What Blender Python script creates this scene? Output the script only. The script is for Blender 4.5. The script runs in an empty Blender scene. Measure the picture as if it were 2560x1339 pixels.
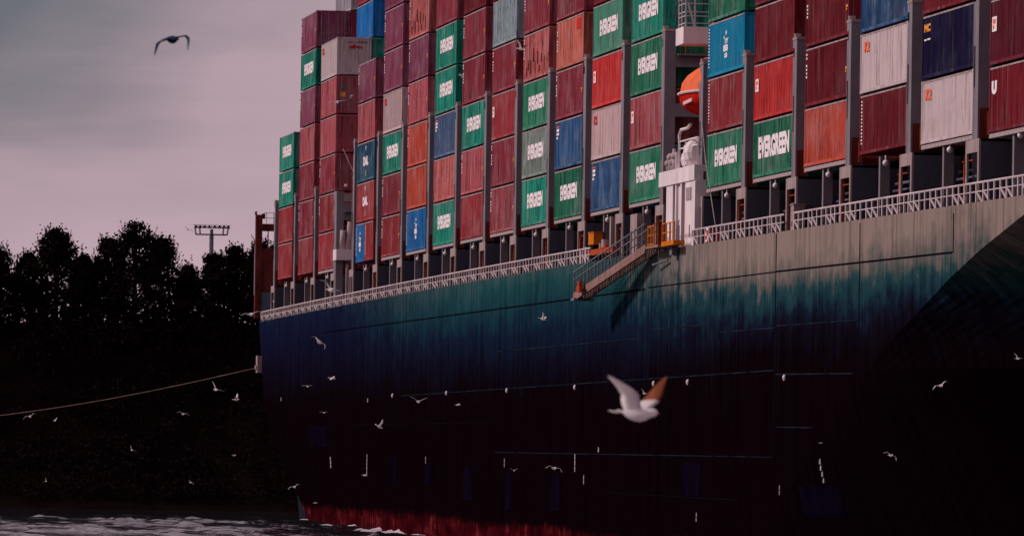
import bpy, bmesh, math, random
from mathutils import Vector, Matrix, noise as mnoise
random.seed(7)
R = math.radians
scene = bpy.context.scene
C = scene.collection

# ------------------------------------------------------------------ camera
CAM_LOC = Vector((622.0, -53.5, 5.5))
cd = bpy.data.cameras.new('camera')
cam = bpy.data.objects.new('camera', cd)
C.objects.link(cam)
rt = Vector((0.1134904, 0.99341498, 0.0157036))
up = Vector((0.01984282, -0.0180689, 0.99963982))
fw = Vector((-0.99334092, 0.11313792, 0.02176281))
cam.matrix_world = Matrix(((rt.x, up.x, -fw.x, CAM_LOC.x), (rt.y, up.y, -fw.y, CAM_LOC.y),
                           (rt.z, up.z, -fw.z, CAM_LOC.z), (0, 0, 0, 1)))
cd.sensor_width = 36.0
cd.lens = 36.0 * 20700 / 2560
cd.clip_start = 1.0
cd.clip_end = 20000.0
cd.dof.use_dof = True
cd.dof.focus_distance = 420.0
cd.dof.aperture_fstop = 6.3
scene.camera = cam

# ------------------------------------------------------------------ view, sky, sun
vs = scene.view_settings
vs.view_transform = 'Standard'
vs.look = 'None'
vs.gamma = 1.0
vs.use_curve_mapping = False
vs.exposure = 0.0
SUN_DIR = Vector((-0.24, -0.76, 0.60)).normalized()        # towards the sun
SUN_EL = math.asin(SUN_DIR.z)
SUN_ROT = math.atan2(SUN_DIR.x, SUN_DIR.y)


class NT:
    """tiny node-graph helper"""
    def __init__(self, tree):
        self.t = tree
        tree.nodes.clear()

    def n(self, typ, ins=None, **kw):
        nd = self.t.nodes.new(typ)
        for k, v in kw.items():
            setattr(nd, k, v)
        for k, v in (ins or {}).items():
            self.set(nd, k, v)
        return nd

    def set(self, nd, k, v):
        s = nd.inputs[k]
        if isinstance(v, bpy.types.NodeSocket):
            self.t.links.new(v, s)
        elif isinstance(v, bpy.types.Node):
            self.t.links.new(v.outputs[0], s)
        else:
            s.default_value = v

    def math(self, op, a, b=0.0, c=None, clamp=False):
        nd = self.n('ShaderNodeMath', operation=op, use_clamp=clamp)
        self.set(nd, 0, a)
        self.set(nd, 1, b)
        if c is not None:
            self.set(nd, 2, c)
        return nd.outputs[0]

    def mix(self, f, a, b, blend='MIX'):
        nd = self.n('ShaderNodeMix', data_type='RGBA', blend_type=blend)
        self.set(nd, 0, f)
        self.set(nd, 6, a)
        self.set(nd, 7, b)
        return nd.outputs[2]

    def ramp(self, f, stops, interp='LINEAR'):
        nd = self.n('ShaderNodeValToRGB')
        cr = nd.color_ramp
        cr.interpolation = interp
        while len(cr.elements) < len(stops):
            cr.elements.new(0.5)
        for e, (p, col) in zip(cr.elements, stops):
            e.position = p
            e.color = col if len(col) == 4 else (*col, 1)
        self.set(nd, 0, f)
        return nd.outputs[0]

    def smooth(self, v, lo, hi):
        nd = self.n('ShaderNodeMapRange', interpolation_type='SMOOTHSTEP', ins={0: v, 1: lo, 2: hi})
        return nd.outputs[0]

    def noise(self, vec, scale, detail=3.0, rough=0.55, dist=0.0):
        nd = self.n('ShaderNodeTexNoise', ins={'Scale': scale, 'Detail': detail, 'Roughness': rough, 'Distortion': dist})
        self.set(nd, 'Vector', vec)
        return nd.outputs[0]

    def vscale(self, vec, s):
        nd = self.n('ShaderNodeVectorMath', operation='MULTIPLY')
        self.set(nd, 0, vec)
        nd.inputs[1].default_value = s
        return nd.outputs[0]

    def vadd(self, vec, s):
        nd = self.n('ShaderNodeVectorMath', operation='ADD')
        self.set(nd, 0, vec)
        self.set(nd, 1, s)
        return nd.outputs[0]


SKYOFF = (1.7, 12.9, 6.42)
world = bpy.data.worlds.new('World')
scene.world = world
world.use_nodes = True
w = NT(world.node_tree)
sky = w.n('ShaderNodeTexSky', sky_type='NISHITA', sun_disc=False, sun_elevation=SUN_EL, sun_rotation=SUN_ROT)
tc = w.n('ShaderNodeTexCoord').outputs['Generated']
v1 = w.vadd(w.vscale(tc, (9.0, 9.0, 30.0)), SKYOFF)
n1 = w.noise(v1, 1.0, 4.0, 0.5, 0.3)
v2 = w.vadd(w.vscale(tc, (14.0, 14.0, 90.0)), (1.0, 2.0, 3.0))
n2 = w.noise(v2, 1.0, 5.0, 0.6, 0.4)
nn = w.math('ADD', w.math('MULTIPLY', n1, 0.78), w.math('MULTIPLY', n2, 0.22))
cl = w.ramp(nn, [(0.30, (0.14, 0.145, 0.175)), (0.40, (0.27, 0.22, 0.26)), (0.50, (0.43, 0.31, 0.365)), (0.66, (0.54, 0.38, 0.435))])
bg1 = w.n('ShaderNodeBackground', ins={'Color': sky.outputs[0], 'Strength': 0.05})
bg2 = w.n('ShaderNodeBackground', ins={'Color': cl, 'Strength': 1.08})
mx = w.n('ShaderNodeMixShader', ins={0: 0.93, 1: bg1.outputs[0], 2: bg2.outputs[0]})
w.n('ShaderNodeOutputWorld', ins={0: mx.outputs[0]})

sl = bpy.data.lights.new('sun', 'SUN')
sl.energy = 2.8
sl.angle = R(9)
sl.color = (1.0, 0.89, 0.86)
sun = bpy.data.objects.new('sun', sl)
C.objects.link(sun)
sun.location = (300, -200, 200)
sun.rotation_euler = SUN_DIR.to_track_quat('Z', 'Y').to_euler()


# ------------------------------------------------------------------ helpers
class MB:
    """collects boxes, tubes, sheets; build() links them as ONE mesh object"""
    def __init__(self):
        self.v, self.f, self.m = [], [], []

    def add(self, vs_, fs_, mi=0):
        b = len(self.v)
        self.v += [tuple(p) for p in vs_]
        self.f += [tuple(b + i for i in f) for f in fs_]
        self.m += [mi] * len(fs_)
        return self

    def box(self, x0, x1, y0, y1, z0, z1, mi=0):
        vs_ = [(x, y, z) for z in (z0, z1) for y in (y0, y1) for x in (x0, x1)]
        return self.add(vs_, [(0, 2, 3, 1), (4, 5, 7, 6), (0, 1, 5, 4), (2, 6, 7, 3), (0, 4, 6, 2), (1, 3, 7, 5)], mi)

    def bar(self, a, b, wd, ht, mi=0):
        """rectangular bar from a to b; wd across (horizontal), ht vertical-ish"""
        a, b = Vector(a), Vector(b)
        d = (b - a).normalized()
        s = d.cross(Vector((0, 0, 1)))
        s = Vector((0, 1, 0)) if s.length < 1e-4 else s.normalized()
        u = s.cross(d)
        vs_ = []
        for p in (a, b):
            for i, j in ((-1, -1), (1, -1), (1, 1), (-1, 1)):
                vs_.append(p + s * wd * .5 * i + u * ht * .5 * j)
        return self.add(vs_, [(0, 3, 2, 1), (4, 5, 6, 7), (0, 1, 5, 4), (1, 2, 6, 5), (2, 3, 7, 6), (3, 0, 4, 7)], mi)

    def tube(self, pts, r, n=6, mi=0, cap=True):
        rings = []
        pts = [Vector(p) for p in pts]
        rs = r if isinstance(r, (list, tuple)) else [r] * len(pts)
        vs_ = []
        for i, p in enumerate(pts):
            d = (pts[min(i + 1, len(pts) - 1)] - pts[max(i - 1, 0)]).normalized()
            s = d.cross(Vector((0, 0, 1)))
            s = Vector((1, 0, 0)) if s.length < 1e-3 else s.normalized()
            u = s.cross(d)
            for k in range(n):
                t = 2 * math.pi * k / n
                vs_.append(p + (s * math.cos(t) + u * math.sin(t)) * rs[i])
        fs_ = []
        for i in range(len(pts) - 1):
            for k in range(n):
                k2 = (k + 1) % n
                fs_.append((i * n + k, i * n + k2, (i + 1) * n + k2, (i + 1) * n + k))
        if cap:
            fs_.append(tuple(reversed(range(n))))
            fs_.append(tuple((len(pts) - 1) * n + k for k in range(n)))
        return self.add(vs_, fs_, mi)

    def ball(self, c, r, n=10, m=6, mi=0):
        rx, ry, rz = r if isinstance(r, (list, tuple)) else (r, r, r)
        vs_, fs_ = [], []
        for j in range(m + 1):
            ph = math.pi * j / m
            for i in range(n):
                th = 2 * math.pi * i / n
                vs_.append((c[0] + rx * math.sin(ph) * math.cos(th), c[1] + ry * math.sin(ph) * math.sin(th), c[2] + rz * math.cos(ph)))
        for j in range(m):
            for i in range(n):
                i2 = (i + 1) % n
                fs_.append((j * n + i, (j + 1) * n + i, (j + 1) * n + i2, j * n + i2))
        return self.add(vs_, fs_, mi)

    def mesh(self, name, mats=(), smooth=False):
        me = bpy.data.meshes.new(name)
        me.from_pydata(self.v, [], self.f)
        for m in mats:
            me.materials.append(m)
        me.polygons.foreach_set('material_index', self.m)
        if smooth:
            me.polygons.foreach_set('use_smooth', [True] * len(me.polygons))
        me.update()
        return me

    def build(self, name, mats, parent=None, loc=None, smooth=False):
        mats = mats if isinstance(mats, (list, tuple)) else [mats]
        return place(self.mesh(name, mats, smooth), name, parent, loc)


def place(me, name, parent=None, loc=None, world_space=False):
    o = bpy.data.objects.new(name, me)
    C.objects.link(o)
    if loc is not None:
        o.location = loc
    if parent is not None:
        o.parent = parent
    return o


def thing(name, label, cat, loc=(0, 0, 0), rotz=0.0, group=None):
    o = bpy.data.objects.new(name, None)
    C.objects.link(o)
    o.empty_display_size = 0.5
    o.location = loc
    o.rotation_euler = (0, 0, rotz)
    tag(o, label, cat, group)
    return o


def tag(o, label, cat, group=None):
    o['label'] = label
    o['category'] = cat
    if group:
        o['group'] = group
    return o


def part_empty(name, parent, loc=(0, 0, 0)):
    o = bpy.data.objects.new(name, None)
    C.objects.link(o)
    o.empty_display_size = 0.3
    o.parent = parent
    o.location = loc
    return o


MATS = {}


def newmat(name):
    m = bpy.data.materials.new(name)
    m.use_nodes = True
    g = NT(m.node_tree)
    MATS[name] = m
    return m, g


def finish(g, col, rough=0.6, spec=0.3, bump=None, bump_d=0.02, metal=0.0):
    b = g.n('ShaderNodeBsdfPrincipled')
    g.set(b, 'Base Color', col)
    g.set(b, 'Roughness', rough)
    g.set(b, 'Specular IOR Level', spec)
    g.set(b, 'Metallic', metal)
    if bump is not None:
        bn = g.n('ShaderNodeBump', ins={'Strength': 1.0, 'Distance': bump_d, 'Height': bump})
        g.set(b, 'Normal', bn.outputs[0])
    g.n('ShaderNodeOutputMaterial', ins={0: b.outputs[0]})


def rgba(c):
    return (*c, 1.0)


def simple(name, col, rough=0.6, spec=0.0, var=0.25, scale=1.5, rust=0.0, rustcol=(0.16, 0.05, 0.03)):
    if not name.startswith(('gull', 'lettering', 'white_steel', 'rail')):
        col = tuple(c * 0.84 for c in col)
    m, g = newmat(name)
    tcn = g.n('ShaderNodeTexCoord').outputs['Object']
    n = g.noise(g.vscale(tcn, (1, 1, 0.4)), scale, 4)
    lo = tuple(c * (1 - var) for c in col)
    hi = tuple(min(1, c * (1 + var)) for c in col)
    c = g.ramp(n, [(0.3, lo), (0.7, hi)])
    if rust > 0:
        n2 = g.noise(g.vscale(tcn, (2.2, 2.2, 0.5)), 1.3, 5, 0.65)
        c = g.mix(g.smooth(n2, 0.68 - 0.25 * rust, 0.80 - 0.2 * rust), c, rgba(rustcol))
    finish(g, c, rough, spec)
    return m


def container_paint(name, col, dirt=0.5, rust=0.15, fade=0.3, fadecol=None, patchy=0.0):
    m, g = newmat(name)
    tcn = g.n('ShaderNodeTexCoord').outputs['Object']
    rnd = g.n('ShaderNodeObjectInfo').outputs['Random']
    off = g.n('ShaderNodeCombineXYZ')
    g.set(off, 0, g.math('MULTIPLY', rnd, 137.0))
    g.set(off, 1, g.math('MULTIPLY', rnd, 71.0))
    g.set(off, 2, g.math('MULTIPLY', rnd, 53.0))
    vec = g.vadd(tcn, off.outputs[0])
    col = tuple(c * 0.84 for c in col)
    base = rgba(col)
    # overall brightness differs from box to box
    k = g.math('ADD', g.math('MULTIPLY', rnd, 0.42), 0.84)
    kc = g.n('ShaderNodeCombineColor')
    for i in range(3):
        g.set(kc, i, k)
    c = g.mix(1.0, base, kc.outputs[0], 'MULTIPLY')
    fc = fadecol or tuple(min(1, x * 0.6 + 0.22) for x in col)
    nf = g.noise(g.vscale(vec, (0.35, 0.35, 0.5)), 1.0, 4, 0.6)
    c = g.mix(g.math('MULTIPLY', g.smooth(nf, 0.42, 0.72), fade), c, rgba(fc))
    # run-down dirt streaks, also standing in for corrugation shading painted into the colour
    ns = g.noise(g.vscale(vec, (1.7, 1.7, 0.16)), 1.0, 5, 0.7)
    dark = g.mix(1.0, c, (0.36, 0.28, 0.29, 1), 'MULTIPLY')
    c = g.mix(g.math('MULTIPLY', g.smooth(ns, 0.46, 0.64), dirt), c, dark)
    nd = g.noise(g.vscale(vec, (2.4, 2.4, 0.30)), 1.0, 6, 0.72)
    dark2 = g.mix(1.0, c, (0.22, 0.15, 0.16, 1), 'MULTIPLY')
    c = g.mix(g.math('MULTIPLY', g.smooth(nd, 0.53, 0.60), 0.25 + 0.55 * dirt), c, dark2)
    nb = g.noise(g.vscale(vec, (0.22, 0.22, 0.9)), 1.0, 4, 0.6)
    c = g.mix(g.math('MULTIPLY', g.smooth(nb, 0.50, 0.70), 0.45 * dirt), c, dark)
    nl = g.noise(g.vscale(vec, (2.6, 2.6, 0.10)), 1.0, 4, 0.7)
    pale = g.mix(0.35, c, (0.42, 0.30, 0.30, 1))
    c = g.mix(g.math('MULTIPLY', g.smooth(nl, 0.54, 0.70), 0.55), c, pale)
    if patchy > 0:
        npz = g.noise(g.vscale(vec, (0.8, 0.8, 0.55)), 1.0, 5, 0.65)
        c = g.mix(g.math('MULTIPLY', g.smooth(npz, 0.50, 0.62), patchy), c, rgba(fc))
    nr = g.noise(g.vscale(vec, (2.0, 2.0, 0.55)), 1.2, 6, 0.7)
    c = g.mix(g.math('MULTIPLY', g.smooth(nr, 0.66 - 0.13 * rust, 0.74 - 0.13 * rust), min(1, 0.35 + rust)), c, (0.075, 0.022, 0.016, 1))
    finish(g, c, 0.7, 0.03)
    return m


PAL = {
    'maroon': ((0.31, 0.040, 0.062), 'maroon'),
    'purple': ((0.26, 0.060, 0.115), 'dull purple'),
    'dusty': ((0.47, 0.105, 0.125), 'dusty pinkish red'),
    'red': ((0.36, 0.042, 0.052), 'dark red'),
    'darkred': ((0.20, 0.016, 0.026), 'deep red'),
    'darkmaroon': ((0.16, 0.018, 0.032), 'very dark maroon'),
    'bright': ((0.72, 0.050, 0.048), 'bright red'),
    'orange': ((0.56, 0.085, 0.055), 'orange red'),
    'salmon': ((0.60, 0.150, 0.145), 'rusty salmon'),
    'apricot': ((0.60, 0.165, 0.120), 'salmon orange'),
    'teal': ((0.016, 0.31, 0.215), 'teal green'),
    'green': ((0.030, 0.235, 0.135), 'green'),
    'palegreen': ((0.075, 0.27, 0.185), 'pale green'),
    'greygreen': ((0.21, 0.27, 0.23), 'faded grey green'),
    'blue': ((0.035, 0.115, 0.27), 'blue'),
    'slate': ((0.085, 0.155, 0.30), 'slate blue'),
    'tealblue': ((0.020, 0.105, 0.175), 'dark teal blue'),
    'cyan': ((0.010, 0.30, 0.52), 'bright cyan blue'),
    'azure': ((0.010, 0.165, 0.46), 'azure blue'),
    'navy': ((0.012, 0.009, 0.055), 'navy'),
    'white': ((0.66, 0.52, 0.53), 'off white'),
    'pink': ((0.62, 0.43, 0.44), 'pinkish white'),
    'paleblue': ((0.36, 0.47, 0.52), 'rusty pale blue'),
    'grey': ((0.42, 0.40, 0.45), 'grey'),
}
for k_, (c_, d_) in PAL.items():
    rust_ = {'salmon': 0.75, 'apricot': 0.25, 'paleblue': 0.85, 'dusty': 0.35, 'pink': 0.1, 'white': 0.05, 'navy': 0.0, 'cyan': 0.0}.get(k_, 0.15)
    fade_ = {'greygreen': 0.8, 'palegreen': 0.5, 'navy': 0.1, 'cyan': 0.1, 'darkred': 0.12, 'darkmaroon': 0.12, 'azure': 0.15, 'bright': 0.25}.get(k_, 0.42)
    dirt_ = {'white': 0.22, 'pink': 0.25, 'teal': 0.75, 'green': 0.7, 'blue': 0.7, 'cyan': 0.15, 'dusty': 0.65, 'salmon': 0.6}.get(k_, 0.5)
    container_paint('paint_' + k_, c_, dirt_, rust_, fade_, patchy=0.7 if k_ == 'greygreen' else 0.0)
M = MATS
simple('edge_pale', (0.40, 0.30, 0.31), 0.6, 0.0, 0.35, 3.0, 0.35)
simple('lettering_white', (0.78, 0.68, 0.70), 0.5, 0.0, 0.10, 5.0)
simple('lettering_red', (0.50, 0.035, 0.03), 0.5, 0.0, 0.15, 5.0)
simple('lettering_orange', (0.75, 0.15, 0.06), 0.5, 0.0, 0.15, 5.0)
simple('lettering_yellow', (0.80, 0.30, 0.06), 0.5, 0.0, 0.15, 5.0)
simple('lettering_dark', (0.05, 0.03, 0.04), 0.5, 0.0, 0.2, 5.0)
simple('grey_steel', (0.235, 0.20, 0.225), 0.55, 0.0, 0.25, 0.9, 0.25, (0.15, 0.07, 0.06))
simple('stool_steel', (0.36, 0.27, 0.265), 0.6, 0.0, 0.25, 1.2, 0.55, (0.20, 0.06, 0.04))
simple('stool_shaded', (0.085, 0.085, 0.115), 0.6, 0.0, 0.4, 0.8, 0.2)  # unlit faces of the stools, their shade put into a darker colour
simple('white_steel', (0.66, 0.56, 0.58), 0.55, 0.0, 0.12, 0.8, 0.12, (0.35, 0.17, 0.13))
simple('rail_white', (0.52, 0.42, 0.435), 0.5, 0.0, 0.2, 0.4, 0.2, (0.40, 0.16, 0.10))
simple('rust_steel', (0.13, 0.030, 0.024), 0.7, 0.0, 0.4, 1.5)
simple('dark_steel', (0.018, 0.014, 0.020), 0.7, 0.0, 0.4, 0.6)
simple('orange_paint', (0.62, 0.175, 0.022), 0.5, 0.0, 0.2, 2.0, 0.15)
simple('redorange_paint', (0.45, 0.075, 0.030), 0.5, 0.0, 0.2, 2.0, 0.2)
simple('boat_orange', (0.78, 0.16, 0.07), 0.4, 0.0, 0.18, 1.2, 0.1, (0.7, 0.45, 0.4))
simple('boat_red', (0.62, 0.022, 0.014), 0.4, 0.0, 0.15, 1.2)
simple('boat_white', (0.72, 0.52, 0.50), 0.4, 0.0, 0.1, 1.2)
simple('seam_dark', (0.006, 0.004, 0.008), 0.7, 0.0, 0.3, 1.0)
simple('seam_pale', (0.014, 0.022, 0.035), 0.7, 0.0, 0.6, 0.35)
simple('scuff_blue', (0.0048, 0.0020, 0.0085), 0.75, 0.0, 0.45, 0.7)
simple('mark_white', (0.42, 0.36, 0.38), 0.6, 0.0, 0.5, 2.5)
simple('rope_tan', (0.22, 0.14, 0.125), 0.8, 0.0, 0.3, 0.8)
simple('bark', (0.035, 0.025, 0.022), 0.9, 0.0, 0.3, 2.0)
simple('mast_grey', (0.20, 0.21, 0.25), 0.5, 0.0, 0.15, 0.5)
simple('mast_dark', (0.045, 0.025, 0.03), 0.6, 0.0, 0.2, 1.0)
simple('ladder_metal', (0.17, 0.165, 0.19), 0.5, 0.0, 0.35, 2.0, 0.25)
simple('ladder_beam', (0.32, 0.185, 0.165), 0.6, 0.0, 0.25, 1.5, 0.4, (0.22, 0.08, 0.06))
simple('gull_white', (0.88, 0.82, 0.83), 0.8, 0.0, 0.06, 8.0)
simple('gull_grey', (0.62, 0.58, 0.61), 0.8, 0.0, 0.1, 8.0)
simple('gull_black', (0.03, 0.025, 0.03), 0.8, 0.0, 0.1, 8.0)
simple('gull_brown', (0.15, 0.045, 0.024), 0.8, 0.0, 0.4, 8.0)
simple('gull_beak', (0.45, 0.08, 0.03), 0.5, 0.0, 0.1, 8.0)
simple('dark_plumage', (0.016, 0.026, 0.055), 0.8, 0.0, 0.4, 8.0)
simple('teal_plumage', (0.13, 0.30, 0.30), 0.8, 0.0, 0.3, 8.0)
simple('foam_white', (0.55, 0.47, 0.50), 0.9, 0.0, 0.35, 1.6)

b_ = M['gull_white'].node_tree
pb_ = next(n for n in b_.nodes if n.type == 'BSDF_PRINCIPLED')
tr_ = b_.nodes.new('ShaderNodeBsdfTranslucent')
tr_.inputs[0].default_value = (0.85, 0.78, 0.79, 1)
mx_ = b_.nodes.new('ShaderNodeMixShader')
mx_.inputs[0].default_value = 0.55
ou_ = next(n for n in b_.nodes if n.type == 'OUTPUT_MATERIAL')
b_.links.new(pb_.outputs[0], mx_.inputs[1])
b_.links.new(tr_.outputs[0], mx_.inputs[2])
b_.links.new(mx_.outputs[0], ou_.inputs[0])

# hull paint: weathered chalky band under the deck edge, painted-in shade below, red boot topping
m, g = newmat('hull_paint')
P = g.n('ShaderNodeTexCoord').outputs['Object']
sx = g.n('ShaderNodeSeparateXYZ', ins={0: P})
X, Z = sx.outputs[0], sx.outputs[2]
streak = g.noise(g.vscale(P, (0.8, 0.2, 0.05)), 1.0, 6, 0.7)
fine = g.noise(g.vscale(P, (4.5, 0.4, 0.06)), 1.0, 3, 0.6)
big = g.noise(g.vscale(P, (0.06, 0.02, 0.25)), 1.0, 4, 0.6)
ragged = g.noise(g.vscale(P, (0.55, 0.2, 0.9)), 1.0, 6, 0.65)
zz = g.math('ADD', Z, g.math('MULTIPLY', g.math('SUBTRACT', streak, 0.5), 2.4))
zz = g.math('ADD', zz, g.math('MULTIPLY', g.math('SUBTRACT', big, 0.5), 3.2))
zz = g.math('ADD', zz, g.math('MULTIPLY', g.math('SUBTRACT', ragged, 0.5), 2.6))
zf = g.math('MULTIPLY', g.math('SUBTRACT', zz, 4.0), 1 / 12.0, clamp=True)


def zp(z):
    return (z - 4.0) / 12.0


K0 = (0.0042, 0.0012, 0.0026)  # near-black low hull: vignette-like darkening painted into the colour ramps
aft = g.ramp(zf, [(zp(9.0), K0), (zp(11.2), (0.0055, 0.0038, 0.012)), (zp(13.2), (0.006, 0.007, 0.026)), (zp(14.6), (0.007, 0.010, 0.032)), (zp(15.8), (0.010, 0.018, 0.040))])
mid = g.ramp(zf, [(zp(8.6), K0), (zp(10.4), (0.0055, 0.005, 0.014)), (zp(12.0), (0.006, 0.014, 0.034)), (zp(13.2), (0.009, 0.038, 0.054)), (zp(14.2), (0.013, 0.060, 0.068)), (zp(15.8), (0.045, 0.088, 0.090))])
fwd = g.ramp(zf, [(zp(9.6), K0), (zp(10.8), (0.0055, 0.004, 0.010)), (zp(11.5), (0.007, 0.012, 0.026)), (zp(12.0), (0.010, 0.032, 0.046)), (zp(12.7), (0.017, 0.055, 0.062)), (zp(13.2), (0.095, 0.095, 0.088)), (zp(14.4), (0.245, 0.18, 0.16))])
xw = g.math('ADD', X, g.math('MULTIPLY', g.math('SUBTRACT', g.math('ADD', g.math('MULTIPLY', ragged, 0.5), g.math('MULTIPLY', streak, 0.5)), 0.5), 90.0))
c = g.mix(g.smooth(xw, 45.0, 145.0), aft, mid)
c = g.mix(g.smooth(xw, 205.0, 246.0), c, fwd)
# thin pale run-off streaks and dark runs
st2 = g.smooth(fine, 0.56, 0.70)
pale_run = g.mix(0.25, c, (0.035, 0.09, 0.12, 1))
c = g.mix(g.math('MULTIPLY', st2, g.math('MULTIPLY', g.math('MULTIPLY', g.smooth(Z, 6.0, 13.0), g.smooth(X, 306.0, 276.0)), 0.5)), c, pale_run)
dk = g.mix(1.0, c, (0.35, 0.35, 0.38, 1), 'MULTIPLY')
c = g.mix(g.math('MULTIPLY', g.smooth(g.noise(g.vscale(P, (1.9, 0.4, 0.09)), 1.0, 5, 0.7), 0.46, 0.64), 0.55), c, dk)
# boot topping
bt = g.math('ADD', g.math('ADD', Z, g.math('MULTIPLY', g.math('SUBTRACT', ragged, 0.5), 0.9)), g.math('MULTIPLY', g.math('SUBTRACT', big, 0.5), 1.2))
pn = g.math('ADD', g.math('MULTIPLY', g.noise(g.vscale(P, (1.3, 0.3, 0.35)), 1.0, 6, 0.7), 0.45), g.math('MULTIPLY', g.noise(g.vscale(P, (0.16, 0.2, 0.8)), 1.0, 4, 0.6), 0.55))
red = g.ramp(pn, [(0.38, (0.008, 0.001, 0.003)), (0.53, (0.048, 0.003, 0.005)), (0.68, (0.17, 0.028, 0.032))])
c = g.mix(g.smooth(bt, 1.45, 0.75), c, red)
finish(g, c, 0.8, 0.0)

# water
m, g = newmat('water')
P = g.n('ShaderNodeTexCoord').outputs['Object']
a1 = g.noise(g.vscale(P, (0.10, 0.42, 1)), 1.0, 4, 0.6, 0.4)
a2 = g.noise(g.vscale(P, (0.45, 1.3, 1)), 1.0, 5, 0.65, 0.3)
a3 = g.noise(g.vscale(P, (0.02, 0.06, 1)), 1.0, 3, 0.5)
h = g.math('ADD', g.math('MULTIPLY', a1, 1.5), g.math('MULTIPLY', a2, 0.55))
h = g.math('MULTIPLY', h, g.math('ADD', g.math('MULTIPLY', a3, 1.2), 0.35))
wsx = g.n('ShaderNodeSeparateXYZ', ins={0: P})
h = g.math('MULTIPLY', h, g.math('ADD', g.math('MULTIPLY', g.smooth(wsx.outputs[0], -14.0, 16.0), 0.95), 0.05))
finish(g, (0.012, 0.014, 0.018, 1), 0.08, 0.5, bump=h, bump_d=0.10)

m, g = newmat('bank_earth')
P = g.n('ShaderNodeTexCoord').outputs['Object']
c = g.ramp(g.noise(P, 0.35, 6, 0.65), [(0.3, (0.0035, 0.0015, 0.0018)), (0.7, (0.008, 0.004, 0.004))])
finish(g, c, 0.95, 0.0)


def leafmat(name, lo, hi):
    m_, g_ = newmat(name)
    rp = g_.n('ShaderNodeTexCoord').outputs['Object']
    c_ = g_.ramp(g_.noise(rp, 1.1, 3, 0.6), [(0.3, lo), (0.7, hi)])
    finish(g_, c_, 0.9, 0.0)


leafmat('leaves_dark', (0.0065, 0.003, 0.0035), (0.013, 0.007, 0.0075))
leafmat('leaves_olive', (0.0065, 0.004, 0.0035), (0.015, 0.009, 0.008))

# ------------------------------------------------------------------ the setting
wm = MB()
WX0, WX1, WY0, WY1, WNX, WNY = -62.0, 230.0, -46.0, 2.0, 620, 130
wm.add([(WX0, -6000, 0), (9000, -6000, 0), (9000, WY0, 0), (WX0, WY0, 0)], [(0, 1, 2, 3)])
wm.add([(WX0, WY1, 0), (9000, WY1, 0), (9000, 6000, 0), (WX0, 6000, 0)], [(0, 1, 2, 3)])
wm.add([(WX1, WY0, 0), (9000, WY0, 0), (9000, WY1, 0), (WX1, WY1, 0)], [(0, 1, 2, 3)])
wv_ = []
for i in range(WNX + 1):
    x = WX0 + (WX1 - WX0) * i / WNX
    for j in range(WNY + 1):
        y = WY0 + (WY1 - WY0) * j / WNY
        e = min(1.0, (x - WX0) / 3, (WX1 - x) / 10, (y - WY0) / 3, (WY1 - y) / 2)
        calm = .06 + .94 * min(1, max(0, (x + 16 + 10 * mnoise.noise(Vector((x * .03, y * .12, 3.3)))) / 18))
        gust = 0.30 + 2.3 * max(0.0, mnoise.noise(Vector((x * .04, y * .30, 9.1))) + .6 * mnoise.noise(Vector((x * .11, y * .8, 1.1))) + .30)
        hgt = mnoise.noise(Vector((x * .40 + y * .1, y * .55, 0.5))) * .13 + mnoise.noise(Vector((x * .9, y * 1.05, 2.5))) * .075 + mnoise.noise(Vector((x * .2, y * .25, 4.5))) * .06
        wv_.append((x, y, hgt * gust * e * calm))
wm.add(wv_, [(i * (WNY + 1) + j, (i + 1) * (WNY + 1) + j, (i + 1) * (WNY + 1) + j + 1, i * (WNY + 1) + j + 1) for i in range(WNX) for j in range(WNY)])
o = wm.build('water', M['water'], smooth=True)
o['kind'] = 'structure'

prof = [(-52, -1.2), (-58, -0.25), (-60, 0.35), (-63, 1.2), (-68, 4.2), (-72, 8.5), (-76, 12.5), (-80, 15.0), (-88, 15.8), (-110, 16.0), (-300, 15.5), (-2000, 14.0), (-9000, 12.0)]
ys = [-6000, -2000, -800, -300, -150] + [-90 + 3 * i for i in range(61)] + [150, 300, 800, 2000, 6000]
bm_ = MB()
vs_ = []
for (bx, bz) in prof:
    for y in ys:
        j = mnoise.noise(Vector((bx * 0.09, y * 0.11, 0.3)))
        vs_.append((bx + j * 1.6, y, bz + (j * 0.8 if bz > 1 else 0)))
n_ = len(ys)
bm_.add(vs_, [(i * n_ + k, (i + 1) * n_ + k, (i + 1) * n_ + k + 1, i * n_ + k + 1) for i in range(len(prof) - 1) for k in range(n_ - 1)])
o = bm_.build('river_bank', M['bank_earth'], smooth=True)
o['kind'] = 'structure'

# ------------------------------------------------------------------ the ship
YS = -0.6          # outer face of the hull side
YC = 24.9          # centre line
SHIP0 = Vector((165.0, YC, 0.0))
ship = thing('container_ship', 'huge dark hulled container ship with weathered topsides and red boot topping, stacked with containers', 'ship', SHIP0)


def ship_part(mb, name, mats, parent=None, smooth=False):
    """mb is in world coordinates; becomes a child of the ship (or of one of its parts)"""
    o_ = mb.build(name, mats, parent or ship, smooth=smooth)
    o_.matrix_parent_inverse = Matrix.Translation(-(SHIP0 if parent is None else Vector(parent.matrix_world.translation) if False else SHIP0))
    return o_


def sub(o_, parent):
    """make o_ (modelled in world coordinates) a sub-part of a part that also sits at the world origin"""
    o_.parent = parent
    return o_


def zdeck(x):
    return 15.28 - 1.0e-5 * (x - 175) ** 2


def interp(tab, t):
    for (a, va), (b, vb) in zip(tab, tab[1:]):
        if t <= b:
            k = max(0.0, (t - a) / (b - a))
            return va + (vb - va) * k
    return tab[-1][1]


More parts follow.
